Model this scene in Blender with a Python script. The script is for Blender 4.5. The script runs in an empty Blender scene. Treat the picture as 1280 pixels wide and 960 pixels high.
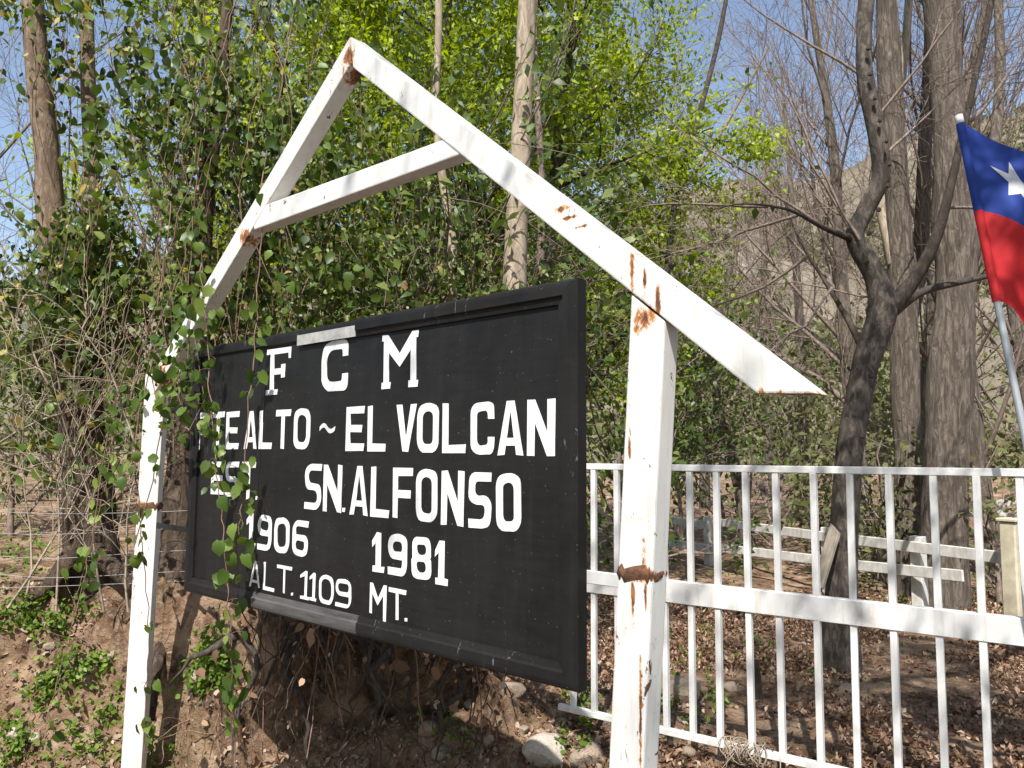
import bpy, bmesh, math, random
import numpy as np
from mathutils import Vector, Matrix, Quaternion

# ------------------------------------------------------------------ camera, sky, sun, exposure
SC = bpy.context.scene
COL = SC.collection
PITCH, ROLL, FPX, EYE = 0.0899, 0.0057, 1000.0, 1.6
cF = Vector((0, math.cos(PITCH), math.sin(PITCH)))
cU0 = Vector((0, -math.sin(PITCH), math.cos(PITCH)))
cR0 = Vector((1, 0, 0))
cR = cR0 * math.cos(ROLL) + cU0 * math.sin(ROLL)
cU = cU0 * math.cos(ROLL) - cR0 * math.sin(ROLL)
CAM = Vector((0, 0, EYE))
cam_data = bpy.data.cameras.new('camera')
cam_data.sensor_width = 36.0
cam_data.lens = FPX / 1280 * 36.0
cam_data.clip_start = 0.05
cam_data.clip_end = 3000
cam = bpy.data.objects.new('camera', cam_data)
M = Matrix((( cR.x, cU.x, -cF.x, CAM.x), (cR.y, cU.y, -cF.y, CAM.y), (cR.z, cU.z, -cF.z, CAM.z), (0, 0, 0, 1)))
cam.matrix_world = M
COL.objects.link(cam)
SC.camera = cam

SUN_AZ, SUN_EL = math.radians(-15), math.radians(52)      # azimuth from -Y towards +X
TO_SUN = Vector((math.sin(SUN_AZ) * math.cos(SUN_EL), -math.cos(SUN_AZ) * math.cos(SUN_EL), math.sin(SUN_EL)))
world = bpy.data.worlds.new('World'); SC.world = world; world.use_nodes = True
wn = world.node_tree
sky = wn.nodes.new('ShaderNodeTexSky'); sky.sky_type = 'NISHITA'; sky.sun_disc = False
sky.sun_elevation = SUN_EL; sky.sun_rotation = math.atan2(TO_SUN.x, TO_SUN.y)
sky.altitude = 1100; sky.dust_density = 2.2; sky.air_density = 1.15; sky.ozone_density = 1.0
bgn = wn.nodes['Background']; bgn.inputs['Strength'].default_value = 0.13
hsv = wn.nodes.new('ShaderNodeHueSaturation'); hsv.inputs['Saturation'].default_value = 0.9
wn.links.new(sky.outputs[0], hsv.inputs['Color']); wn.links.new(hsv.outputs[0], bgn.inputs['Color'])
sun_data = bpy.data.lights.new('sun', 'SUN'); sun_data.energy = 5.0; sun_data.angle = math.radians(0.53)
sun_data.color = (1.0, 0.97, 0.925)
sun = bpy.data.objects.new('sun', sun_data); COL.objects.link(sun)
sun.rotation_euler = (-TO_SUN).to_track_quat('-Z', 'Y').to_euler()
sun.location = TO_SUN * 40
vs = SC.view_settings
vs.view_transform = 'Standard'; vs.look = 'None'; vs.exposure = 0.68; vs.gamma = 1.0; vs.use_curve_mapping = False
SC.cycles.use_denoising = True
SC.cycles.max_bounces = 6; SC.cycles.diffuse_bounces = 2; SC.cycles.transmission_bounces = 4; SC.cycles.glossy_bounces = 2

rng = random.Random(11)
nrng = np.random.default_rng(11)

# ------------------------------------------------------------------ measuring helpers
def at(x, y, Y):
    """world point at forward distance Y that lies on the sight line of pixel (x, y) of the 1280x960 photo"""
    d = cF + cR * ((x - 640) / FPX) - cU * ((y - 480) / FPX)
    return CAM + d * (Y / d.y)

class Plane:
    """vertical plane with local x to the right, local y to the back, local z up"""
    def __init__(s, origin, yaw):
        s.o = Vector(origin); s.rz = yaw - math.pi / 2
        s.ex = Vector((math.cos(s.rz), math.sin(s.rz), 0)); s.ey = Vector((-math.sin(s.rz), math.cos(s.rz), 0))
    def local(s, x, y, yy=0.0):
        d = cF + cR * ((x - 640) / FPX) - cU * ((y - 480) / FPX)
        o = s.o + s.ey * yy
        t = (o - CAM).dot(s.ey) / d.dot(s.ey)
        p = CAM + d * t - s.o
        return p.dot(s.ex), p.z
    def world(s, x, y, z):
        return s.o + s.ex * x + s.ey * y + Vector((0, 0, z))

# ------------------------------------------------------------------ noise
def _hash(ix, iy, iz, seed):
    n = (ix.astype(np.int64) * 374761393 + iy.astype(np.int64) * 668265263 + iz.astype(np.int64) * 2147483647 + seed * 144665) & 0xffffffff
    n = ((n ^ (n >> 13)) * 1274126177) & 0xffffffff
    n = n ^ (n >> 16)
    return (n & 0xffff) / 65535.0
def vnoise(x, y, z=None, seed=0):
    x = np.asarray(x, float); y = np.asarray(y, float); z = np.zeros_like(x) if z is None else np.asarray(z, float)
    fx, fy, fz = np.floor(x), np.floor(y), np.floor(z)
    tx, ty, tz = x - fx, y - fy, z - fz
    tx = tx * tx * (3 - 2 * tx); ty = ty * ty * (3 - 2 * ty); tz = tz * tz * (3 - 2 * tz)
    r = 0
    for i in (0, 1):
        for j in (0, 1):
            for k in (0, 1):
                w = (tx if i else 1 - tx) * (ty if j else 1 - ty) * (tz if k else 1 - tz)
                r = r + w * _hash(fx + i, fy + j, fz + k, seed)
    return r * 2 - 1
def fbm(x, y, z=None, oct=4, seed=0, gain=0.5):
    a, f, r = 1.0, 1.0, 0
    for o in range(oct):
        r = r + a * vnoise(np.asarray(x) * f, np.asarray(y) * f, None if z is None else np.asarray(z) * f, seed + o * 17)
        a *= gain; f *= 2.03
    return r
def sstep(t):
    t = np.clip(t, 0, 1); return t * t * (3 - 2 * t)

# ------------------------------------------------------------------ mesh and object helpers
def mesh_np(name, verts, faces_idx, loops_per_face, smooth=False, mat=None):
    """fast mesh from a vertex array and a flat index array with a constant face size"""
    me = bpy.data.meshes.new(name)
    verts = np.ascontiguousarray(verts, dtype=np.float32); idx = np.ascontiguousarray(faces_idx, dtype=np.int32).ravel()
    nf = len(idx) // loops_per_face
    me.vertices.add(len(verts)); me.vertices.foreach_set('co', verts.ravel())
    me.loops.add(len(idx)); me.loops.foreach_set('vertex_index', idx)
    me.polygons.add(nf); me.polygons.foreach_set('loop_start', np.arange(0, len(idx), loops_per_face, dtype=np.int32))
    try: me.polygons.foreach_set('loop_total', np.full(nf, loops_per_face, dtype=np.int32))
    except Exception: pass
    if smooth: me.polygons.foreach_set('use_smooth', np.ones(nf, dtype=bool))
    me.update(calc_edges=True)
    if mat: me.materials.append(mat)
    return me

class MB:
    def __init__(s): s.v = []; s.f = []; s.n = 0
    def add(s, verts, faces):
        s.v.append(np.asarray(verts, float).reshape(-1, 3)); b = s.n
        s.f += [tuple(i + b for i in f) for f in faces]; s.n += len(s.v[-1]); return s
    def box(s, x0, x1, y0, y1, z0, z1):
        return s.add([(x0, y0, z0), (x1, y0, z0), (x1, y1, z0), (x0, y1, z0), (x0, y0, z1), (x1, y0, z1), (x1, y1, z1), (x0, y1, z1)],
                     [(0, 3, 2, 1), (4, 5, 6, 7), (0, 1, 5, 4), (1, 2, 6, 5), (2, 3, 7, 6), (3, 0, 4, 7)])
    def mesh(s, name, mat=None, smooth=False):
        me = bpy.data.meshes.new(name)
        me.from_pydata(np.concatenate(s.v).tolist(), [], s.f); me.update()
        if smooth: me.polygons.foreach_set('use_smooth', np.ones(len(me.polygons), dtype=bool))
        if mat: me.materials.append(mat)
        return me

def obj(name, me, parent=None, loc=None, rz=None):
    o = bpy.data.objects.new(name, me); COL.objects.link(o)
    if parent is not None: o.parent = parent
    if loc is not None: o.location = loc
    if rz is not None: o.rotation_euler = (0, 0, rz)
    return o
def tag(o, label=None, cat=None, group=None, kind=None):
    if label: o['label'] = label
    if cat: o['category'] = cat
    if group: o['group'] = group
    if kind: o['kind'] = kind
    return o
def thing(name, label, cat, loc=(0, 0, 0), rz=0.0, group=None):
    o = bpy.data.objects.new(name, None); o.empty_display_size = 0.1; COL.objects.link(o)
    o.location = loc; o.rotation_euler = (0, 0, rz)
    return tag(o, label, cat, group)

def bevel(me, w, seg=1):
    bm = bmesh.new(); bm.from_mesh(me)
    bmesh.ops.bevel(bm, geom=list(bm.edges), offset=w, segments=seg, profile=0.6, affect='EDGES', clamp_overlap=True)
    bm.to_mesh(me); bm.free(); me.update(); return me

def tube_arrays(pts, rad, sides):
    """ring vertices round a polyline (parallel transport)"""
    pts = np.asarray(pts, float); n = len(pts); rad = np.asarray(rad, float)
    t = np.gradient(pts, axis=0); t /= np.linalg.norm(t, axis=1)[:, None] + 1e-9
    a = np.array([0.0, 0, 1]) if abs(t[0, 2]) < 0.9 else np.array([1.0, 0, 0])
    u = np.cross(t[0], a); u /= np.linalg.norm(u)
    V = np.empty((n, sides, 3)); ang = np.arange(sides) * 2 * math.pi / sides
    c, s_ = np.cos(ang)[:, None], np.sin(ang)[:, None]
    for i in range(n):
        u = u - t[i] * u.dot(t[i]); u /= np.linalg.norm(u) + 1e-9
        w = np.array((t[i, 1]*u[2]-t[i, 2]*u[1], t[i, 2]*u[0]-t[i, 0]*u[2], t[i, 0]*u[1]-t[i, 1]*u[0]))
        V[i] = pts[i] + rad[i] * (c * u + s_ * w)
    return V
def tube_faces(n, sides):
    i = np.arange(n - 1)[:, None] * sides; j = np.arange(sides)[None, :]; j2 = (j + 1) % sides
    return np.stack([i + j, i + j2, i + sides + j2, i + sides + j], -1).reshape(-1, 4)
class Tubes:
    def __init__(s): s.V = []; s.F = []; s.n = 0
    def add(s, pts, rad, sides=5, cap=True, rough=0.0, seed=0):
        V = tube_arrays(pts, rad, sides)
        if rough:
            c = np.asarray(pts, float)[:, None, :]; d = V - c
            k = fbm(V[..., 0] * 7 + seed, V[..., 1] * 7, V[..., 2] * 1.6, 3, seed) - (1.1 * np.abs(fbm(V[..., 0] * 21, V[..., 1] * 21, V[..., 2] * 2.2, 2, seed + 9)) if sides >= 20 else 0)
            k2 = fbm(V[..., 0] * 2.0 + seed, V[..., 1] * 2.0, V[..., 2] * 1.2, 2, seed + 5)
            V = c + d * (1 + rough * (k * 0.5 + k2))[..., None]
        V = V.reshape(-1, 3); F = tube_faces(len(pts), sides)
        s.V.append(V); s.F.append(F + s.n); s.n += len(V)
        return s
    def mesh(s, name, mat, smooth=True):
        return mesh_np(name, np.concatenate(s.V), np.concatenate(s.F), 4, smooth, mat)

def spline(pts, n):
    """Catmull-Rom through points, n samples per span"""
    P = [np.array(p, float) for p in pts]; P = [2 * P[0] - P[1]] + P + [2 * P[-1] - P[-2]]
    out = []
    for i in range(1, len(P) - 2):
        for k in range(n):
            t = k / n
            out.append(0.5 * ((2 * P[i]) + (-P[i-1] + P[i+1]) * t + (2*P[i-1] - 5*P[i] + 4*P[i+1] - P[i+2]) * t*t + (-P[i-1] + 3*P[i] - 3*P[i+1] + P[i+2]) * t**3))
    out.append(P[-2]); return np.array(out)

# ------------------------------------------------------------------ leaves
LEAF_HEART_V = np.array([(0, 0, 0), (-.36, .16, .05), (.36, .16, .05), (0, .42, -.05), (-.36, .55, .03), (.36, .55, .03), (0, 1, -.16), (-.16, -.08, .03), (.16, -.08, .03)])
LEAF_HEART_F = np.array([(0, 3, 1), (0, 2, 3), (1, 3, 4), (2, 5, 3), (4, 3, 6), (3, 5, 6), (0, 1, 7), (0, 8, 2)])
LEAF_SMALL_V = np.array([(0, 0, 0), (-.27, .42, .06), (.27, .42, .06), (0, 1, -.08)])
LEAF_SMALL_F = np.array([(0, 2, 1), (1, 2, 3)])
LEAF_DRY_V = np.array([(0, 0, 0), (-.34, .45, .16), (0, .5, 0), (.34, .4, .2), (0, 1, .12)])
LEAF_DRY_F = np.array([(0, 2, 1), (0, 3, 2), (1, 2, 4), (2, 3, 4)])
def rand_frames(n, r, up_bias=None, droop=None, out=None):
    """n rotation matrices: y axis is the leaf's length, z its upper face"""
    y = r.normal(size=(n, 3))
    if droop is not None: y[:, 2] -= droop
    y /= np.linalg.norm(y, axis=1)[:, None]
    z = r.normal(size=(n, 3)) * 0.8
    if up_bias is not None: z = z + np.asarray(up_bias)
    z = z - y * (z * y).sum(1)[:, None]; z /= np.linalg.norm(z, axis=1)[:, None] + 1e-9
    x = np.cross(y, z)
    return np.stack([x, y, z], 2)
def leaf_mesh(name, pos, size, frames, mat, shape='heart'):
    bv, bf = {'heart': (LEAF_HEART_V, LEAF_HEART_F), 'small': (LEAF_SMALL_V, LEAF_SMALL_F), 'dry': (LEAF_DRY_V, LEAF_DRY_F)}[shape]
    n = len(pos); size = np.broadcast_to(size, (n,))
    lr_ = np.random.default_rng(n); bv = np.repeat(bv[None], n, 0); bv[..., 0] *= lr_.uniform(.65, 1.15, n)[:, None]; bv[..., 2] = bv[..., 2] * lr_.uniform(-.8, 3.0, n)[:, None] + .25 * lr_.normal(size=n)[:, None] * bv[..., 1] ** 2 * .6
    V = np.einsum('nij,nkj->nki', frames, bv) * size[:, None, None] + np.asarray(pos)[:, None, :]
    F = bf[None] + (np.arange(n) * bv.shape[1])[:, None, None]
    return mesh_np(name, V.reshape(-1, 3), F.reshape(-1, 3), 3, False, mat)

# ------------------------------------------------------------------ materials
def new_mat(name):
    m = bpy.data.materials.new(name); m.use_nodes = True
    nt = m.node_tree; b = nt.nodes['Principled BSDF']
    return m, nt, b
def N(nt, kind, **kw):
    n = nt.nodes.new(kind)
    for k, v in kw.items():
        if k in n.inputs: n.inputs[k].default_value = v
        else: setattr(n, k, v)
    return n
def ramp(nt, fac, stops):
    r = nt.nodes.new('ShaderNodeValToRGB'); nt.links.new(fac, r.inputs[0])
    el = r.color_ramp.elements
    while len(el) < len(stops): el.new(0.5)
    for e, (p, c) in zip(el, stops): e.position = p; e.color = (*c, 1) if len(c) == 3 else c
    return r
def coords(nt, space='Object', scale=(1, 1, 1)):
    tc = nt.nodes.new('ShaderNodeTexCoord'); mp = nt.nodes.new('ShaderNodeMapping')
    mp.inputs['Scale'].default_value = scale
    nt.links.new(tc.outputs[space], mp.inputs['Vector']); return mp.outputs[0]
def noise(nt, vec, scale, detail=6, rough=0.6, dist=0.0):
    n = nt.nodes.new('ShaderNodeTexNoise'); n.inputs['Scale'].default_value = scale; n.inputs['Detail'].default_value = detail
    n.inputs['Roughness'].default_value = rough; n.inputs['Distortion'].default_value = dist
    nt.links.new(vec, n.inputs['Vector']); return n.outputs['Fac']
def mixc(nt, fac, a, b, mode='MIX'):
    m = nt.nodes.new('ShaderNodeMix'); m.data_type = 'RGBA'; m.blend_type = mode
    for s, v in ((m.inputs[0], fac), (m.inputs[6], a), (m.inputs[7], b)):
        if isinstance(v, (tuple, list)): s.default_value = (*v, 1) if len(v) == 3 else v
        elif isinstance(v, (int, float)): s.default_value = v
        else: nt.links.new(v, s)
    return m.outputs[2]
def math_(nt, op, a, b=None, c=None, clamp=False):
    m = nt.nodes.new('ShaderNodeMath'); m.operation = op; m.use_clamp = clamp
    for s, v in zip(m.inputs, (a, b, c)):
        if v is None: continue
        if isinstance(v, (int, float)): s.default_value = v
        else: nt.links.new(v, s)
    return m.outputs[0]
def bump(nt, b, h, strength=0.4, dist=0.02):
    n = nt.nodes.new('ShaderNodeBump'); n.inputs['Strength'].default_value = strength; n.inputs['Distance'].default_value = dist
    nt.links.new(h, n.inputs['Height']); nt.links.new(n.outputs[0], b.inputs['Normal'])

def leaf_mat(name, stops, rough=0.42, transl=0.35, tcol=None, per_object=False, spec=0.3):
    m, nt, b = new_mat(name)
    if per_object: fac = nt.nodes.new('ShaderNodeObjectInfo').outputs['Random']
    else: fac = nt.nodes.new('ShaderNodeNewGeometry').outputs['Random Per Island']
    r = ramp(nt, fac, stops)
    nt.links.new(r.outputs[0], b.inputs['Base Color']); b.inputs['Roughness'].default_value = rough
    b.inputs['Specular IOR Level'].default_value = spec
    if transl:
        t = nt.nodes.new('ShaderNodeBsdfTranslucent'); hs = nt.nodes.new('ShaderNodeHueSaturation')
        hs.inputs['Saturation'].default_value = 1.15; hs.inputs['Value'].default_value = 1.6
        nt.links.new(r.outputs[0], hs.inputs['Color']); nt.links.new(hs.outputs[0], t.inputs[0])
        mx = nt.nodes.new('ShaderNodeMixShader'); mx.inputs[0].default_value = transl
        nt.links.new(b.outputs[0], mx.inputs[1]); nt.links.new(t.outputs[0], mx.inputs[2])
        nt.links.new(mx.outputs[0], nt.nodes['Material Output'].inputs[0])
    return m
def bark_mat(name, c0, c1, c2=None, scale=9, zs=0.16, bstr=0.9, bdist=0.03):
    m, nt, b = new_mat(name)
    v = coords(nt, 'Object', (1, 1, zs))
    n = noise(nt, v, scale * 3.2, 9, 0.7, 0.9); n2 = noise(nt, coords(nt, 'Object'), 1.6, 5)
    r = ramp(nt, n, [(0.36, tuple(x * .45 for x in c0)), (0.47, c0), (0.6, c1)])
    col = mixc(nt, math_(nt, 'MULTIPLY', n2, 0.8), r.outputs[0], c2 or c1)
    nt.links.new(col, b.inputs['Base Color']); b.inputs['Roughness'].default_value = 0.9; b.inputs['Specular IOR Level'].default_value = 0.2
    bump(nt, b, n, bstr, bdist); return m

MT = {}
MT['ivy'] = leaf_mat('ivy_leaf', [(0, (.025, .042, .012)), (.4, (.06, .092, .02)), (.7, (.12, .155, .032)), (.9, (.2, .23, .055)), (.965, (.27, .28, .09)), (.975, (.2, .12, .05)), (1, (.36, .29, .08))], 0.45, 0.28)
MT['ivy_one'] = leaf_mat('ivy_single_leaf', [(0, (.04, .075, .013)), (.5, (.08, .13, .022)), (.85, (.13, .19, .035)), (1, (.19, .23, .05))], 0.42, 0.28, per_object=True)
MT['yellow'] = leaf_mat('yellow_leaf', [(0, (.35, .27, .05)), (1, (.5, .42, .14))], 0.5, 0.35)
MT['elm'] = leaf_mat('elm_leaf', [(0, (.13, .175, .012)), (.5, (.25, .32, .02)), (1, (.38, .44, .04))], 0.45, 0.42)
MT['shrub'] = leaf_mat('shrub_leaf', [(0, (.04, .07, .015)), (.6, (.09, .135, .028)), (1, (.18, .21, .05))], 0.45, 0.28)
MT['olive'] = leaf_mat('olive_leaf', [(0, (.07, .08, .03)), (.6, (.13, .14, .05)), (1, (.2, .18, .08))], 0.6, 0.25)
MT['herb'] = leaf_mat('herb_leaf', [(0, (.07, .13, .015)), (.6, (.12, .2, .025)), (1, (.2, .27, .05))], 0.5, 0.3)
MT['dry'] = leaf_mat('dry_leaf', [(0, (.08, .042, .024)), (.5, (.25, .145, .088)), (.85, (.4, .265, .18)), (1, (.52, .41, .31))], 0.75, 0.1, spec=0.25)
MT['bark_old'] = bark_mat('bark_old', (.06, .042, .03), (.19, .135, .1), (.1, .07, .048), 7, 0.22, 1.0, .05)
MT['bark_pop'] = bark_mat('bark_poplar', (.1, .078, .06), (.29, .24, .195), (.17, .138, .11), 7, 0.17, 1.0, .07)
MT['bark_pale'] = bark_mat('bark_pale', (.24, .19, .14), (.46, .38, .29), (.36, .29, .21), 7, 0.25, 0.4, 0.01)
MT['bark_stem'] = bark_mat('bark_stem', (.15, .1, .07), (.34, .26, .19), (.22, .16, .11), 8, 0.3, 0.8, 0.02)
MT['bark_dark'] = bark_mat('bark_dark', (.03, .024, .019), (.1, .08, .065), (.07, .055, .045), 10, 0.35, 0.5, 0.015)
MT['bark_grey'] = bark_mat('bark_grey', (.05, .041, .034), (.17, .145, .12), (.085, .07, .058), 7, 0.45, 0.6, 0.015)
MT['twig'] = bark_mat('twig_bark', (.1, .075, .06), (.26, .2, .165), None, 12, 0.3, 0.2, 0.005)
MT['stem'] = bark_mat('vine_stem', (.1, .055, .04), (.26, .17, .12), None, 14, 0.2, 0.2, 0.004)

def soil_mat():
    m, nt, b = new_mat('soil')
    v = coords(nt, 'Object')
    n = noise(nt, v, 3.0, 10, 0.68); n2 = noise(nt, v, 22, 8, 0.7); n3 = noise(nt, v, 0.8, 3)
    r = ramp(nt, n, [(0.36, (.07, .04, .023)), (0.5, (.25, .15, .09)), (0.64, (.48, .335, .22))])
    c = mixc(nt, ramp(nt, n2, [(.48, (0, 0, 0)), (.66, (.75, .75, .75))]).outputs[0], r.outputs[0], (.4, .3, .215))
    moss = ramp(nt, n3, [(0.56, (0, 0, 0)), (0.68, (1, 1, 1))])
    c = mixc(nt, math_(nt, 'MULTIPLY', moss.outputs[0], 0.35), c, (.15, .135, .04))
    nt.links.new(c, b.inputs['Base Color']); b.inputs['Roughness'].default_value = 0.95; b.inputs['Specular IOR Level'].default_value = 0.15
    h = math_(nt, 'ADD', math_(nt, 'MULTIPLY', n, 1.0), math_(nt, 'MULTIPLY', n2, 0.5))
    bump(nt, b, h, 1.0, 0.09); return m
MT['soil'] = soil_mat()
def stone_mat(name, c0, c1):
    m, nt, b = new_mat(name); v = coords(nt, 'Object')
    n = noise(nt, v, 9, 8, 0.65); n2 = noise(nt, v, 60, 4)
    r = ramp(nt, n, [(0.3, c0), (0.7, c1)]); c = mixc(nt, math_(nt, 'MULTIPLY', n2, .4), r.outputs[0], (.3, .2, .13))
    nt.links.new(c, b.inputs['Base Color']); b.inputs['Roughness'].default_value = 0.9; bump(nt, b, n, 0.6, 0.02); return m
MT['stone'] = stone_mat('stone', (.2, .145, .1), (.42, .34, .27))
MT['stone_pale'] = stone_mat('stone_pale', (.4, .35, .29), (.62, .56, .48))

def paint_mat(name, rust=(), chip=0.64, base=(.78, .77, .74), dirt=0.25):
    """white paint on steel with chips and rust at given object-space spots (x, y, z, rx, rz)"""
    m, nt, b = new_mat(name); v = coords(nt, 'Object')
    n1 = noise(nt, v, 5, 6); fine = noise(nt, v, 38, 6, 0.7); ch = noise(nt, coords(nt, 'Object', (1, 1, .45)), 26, 5, 0.72, 0.8)
    big = noise(nt, v, 1.7, 3)
    c = mixc(nt, math_(nt, 'MULTIPLY', n1, dirt), base, (.55, .5, .43))
    run = noise(nt, coords(nt, 'Object', (1, 1, .09)), 24, 5, .65, .3); grime = noise(nt, v, 9, 8, .75, .6)
    c = mixc(nt, ramp(nt, run, [(.52, (0, 0, 0)), (.72, (.5, .5, .5))]).outputs[0], c, (.46, .39, .31))
    c = mixc(nt, ramp(nt, grime, [(.55, (0, 0, 0)), (.7, (.45, .45, .45))]).outputs[0], c, (.4, .36, .31))
    tiny = noise(nt, v, 75, 4, .7)
    chips0 = math_(nt, 'MULTIPLY', math_(nt, 'GREATER_THAN', tiny, chip + .035), math_(nt, 'GREATER_THAN', n1, .5))
    chips = math_(nt, 'MULTIPLY', math_(nt, 'GREATER_THAN', ch, chip), math_(nt, 'GREATER_THAN', big, .47))
    mask = math_(nt, 'MAXIMUM', chips, chips0)
    sep = nt.nodes.new('ShaderNodeTexCoord')
    for (x, y, z, rx, rz) in rust:
        s1 = nt.nodes.new('ShaderNodeVectorMath'); s1.operation = 'SUBTRACT'; nt.links.new(sep.outputs['Object'], s1.inputs[0]); s1.inputs[1].default_value = (x, y, z)
        s2 = nt.nodes.new('ShaderNodeVectorMath'); s2.operation = 'DIVIDE'; nt.links.new(s1.outputs[0], s2.inputs[0]); s2.inputs[1].default_value = (rx, max(rx, .09), rz)
        s3 = nt.nodes.new('ShaderNodeVectorMath'); s3.operation = 'LENGTH'; nt.links.new(s2.outputs[0], s3.inputs[0])
        d = math_(nt, 'SUBTRACT', 1.25, s3.outputs['Value'])
        d = math_(nt, 'ADD', d, math_(nt, 'ADD', math_(nt, 'MULTIPLY', math_(nt, 'SUBTRACT', fine, .5), 2.2), math_(nt, 'MULTIPLY', math_(nt, 'SUBTRACT', ch, .5), 3.4)))
        d = math_(nt, 'MULTIPLY', math_(nt, 'SUBTRACT', d, .30), 1.5, clamp=True)
        mask = math_(nt, 'MAXIMUM', mask, d)
    if rust:
        bv = nt.nodes.new('ShaderNodeBevel'); bv.samples = 4; bv.inputs['Radius'].default_value = .011
        ge = nt.nodes.new('ShaderNodeNewGeometry'); dt = nt.nodes.new('ShaderNodeVectorMath'); dt.operation = 'DOT_PRODUCT'
        nt.links.new(bv.outputs[0], dt.inputs[0]); nt.links.new(ge.outputs['Normal'], dt.inputs[1])
        ed = math_(nt, 'MULTIPLY', math_(nt, 'SUBTRACT', 1.0, dt.outputs['Value']), 3.2, clamp=True)
        en = noise(nt, v, 13, 7, .75)
        ed = math_(nt, 'MULTIPLY', ed, math_(nt, 'MULTIPLY', math_(nt, 'SUBTRACT', en, .5), 9.0, clamp=True), clamp=True)
        mask = math_(nt, 'MAXIMUM', mask, math_(nt, 'MULTIPLY', ed, .8))
    rr_ = math_(nt, 'ADD', math_(nt, 'MULTIPLY', mask, .7), math_(nt, 'MULTIPLY', math_(nt, 'SUBTRACT', fine, .5), -1.4))
    rc = ramp(nt, rr_, [(0.15, (.6, .36, .17)), (0.42, (.4, .16, .05)), (.68, (.13, .05, .022)), (.9, (.05, .024, .014))])
    col = mixc(nt, math_(nt, 'MULTIPLY', mask, 1.8, clamp=True), c, rc.outputs[0])
    nt.links.new(col, b.inputs['Base Color'])
    nt.links.new(math_(nt, 'ADD', math_(nt, 'MULTIPLY', mask, .45), .42), b.inputs['Roughness'])
    h = math_(nt, 'SUBTRACT', math_(nt, 'MULTIPLY', n1, .4), math_(nt, 'MULTIPLY', mask, .35)); bump(nt, b, h, 0.35, 0.006)
    return m
def simple_mat(name, col, rough=0.6, var=0.2, scale=12, bstr=0.2, col2=None, stretch=(1, 1, 1)):
    m, nt, b = new_mat(name); v = coords(nt, 'Object', stretch); n = noise(nt, v, scale, 6, .65)
    c2 = col2 or tuple(c * (1 - var) for c in col)
    r = ramp(nt, n, [(0.3, c2), (0.68, col)]); nt.links.new(r.outputs[0], b.inputs['Base Color'])
    b.inputs['Roughness'].default_value = rough; bump(nt, b, n, bstr, 0.004); return m

# ================================================================== SETTING
BX = np.array([-30, -8, -3.6, -2.9, -2.13, -1.35, -.62, 0.0, .3, .8, 40])
BY = np.array([4.5, 4.7, 4.75, 4.85, 4.72, 4.45, 4.3, 4.35, 4.7, 5.2, 6])
BH = np.array([.8, .8, .72, .72, .84, .86, .62, .34, .16, 0.0, 0.0])
def ground_h(x, y, fine=True):
    x = np.asarray(x, float); y = np.asarray(y, float)
    n = fbm(x * 1.7, y * 1.7, None, 3, 3)
    yf = np.interp(x, BX, BY) + 0.16 * n + .85 * np.exp(-((x + .75) / .62) ** 4) - .16 * np.exp(-((x + 1.75) / .25) ** 2)
    t = (y - yf) / 0.42
    h = np.interp(x, BX, BH) * (sstep(t) * 0.9 + 0.1 * sstep(t * .3))
    bankm = sstep((t + .5) * 1.2) * sstep((2.2 - t)) * np.clip(np.interp(x, BX, BH) * 1.6, 0, 1)
    if fine:
        h = h + bankm * (0.16 * fbm(x * 4.2, y * 4.2, None, 4, 9) - 0.10 * np.abs(fbm(x * 8, y * 4, None, 4, 21)) + .05 * fbm(x * 17, y * 12, None, 3, 25))
        h = h + 0.03 * fbm(x * 2.2, y * 2.2, None, 4, 33) * sstep((y - 2) / 2) + 0.012 * fbm(x * 14, y * 14, None, 2, 41) * (np.abs(x) < 7) * (y < 14)
    far = np.clip((y - 9) / 26, 0, 1)
    h = h + far * 0.9 + 0.12 * fbm(x * .35, y * .35, None, 3, 57) * sstep((y - 8) / 10) - np.interp(x, [-1.2, .2], [.5, .26]) * sstep((np.interp(x, [-9, -.5, .1, .5, 2.5, 9], [4.95, 4.9, 4.75, 4.55, 2.9, 2.0]) - y) / .55)
    return h
def gz(x, y): return float(ground_h(np.array([x]), np.array([y]))[0])

def graded(dense0, dense1, step, far, grow=1.16):
    c = list(np.arange(dense0, dense1 + 1e-6, step)); s = step
    a = []; p = dense0
    while p > -far: s *= grow; p -= s; a.append(p)
    s = step; p = c[-1]; b = []
    while p < far: s *= grow; p += s; b.append(p)
    return np.array(a[::-1] + c + b)
gx = graded(-3.6, 3.0, 0.027, 700); gy = graded(3.2, 6.4, 0.024, 700)
XX, YY = np.meshgrid(gx, gy); ZZ = ground_h(XX, YY)
tb_ = (YY - np.interp(XX, BX, BY) - .85 * np.exp(-((XX + .75) / .62) ** 4)) / .42          # the crest leans out over the hollow below the sign
lip = 1.05 * np.exp(-((XX + .75) / .62) ** 4) + .22 * np.exp(-((XX + 2.0) / .45) ** 4)
YY = YY - lip * sstep((tb_ - .35) / 1.1) * (1 - sstep((tb_ - 2.5) / 4))
nx, ny = len(gx), len(gy)
ii = (np.arange(ny - 1)[:, None] * nx + np.arange(nx - 1)[None, :])
F = np.stack([ii, ii + 1, ii + nx + 1, ii + nx], -1).reshape(-1, 4)
g = obj('ground', mesh_np('ground', np.stack([XX, YY, ZZ], -1).reshape(-1, 3), F, 4, True, MT['soil'])); tag(g, 'brown earth ground rising into a bank behind the sign', 'ground', kind='structure')

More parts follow.
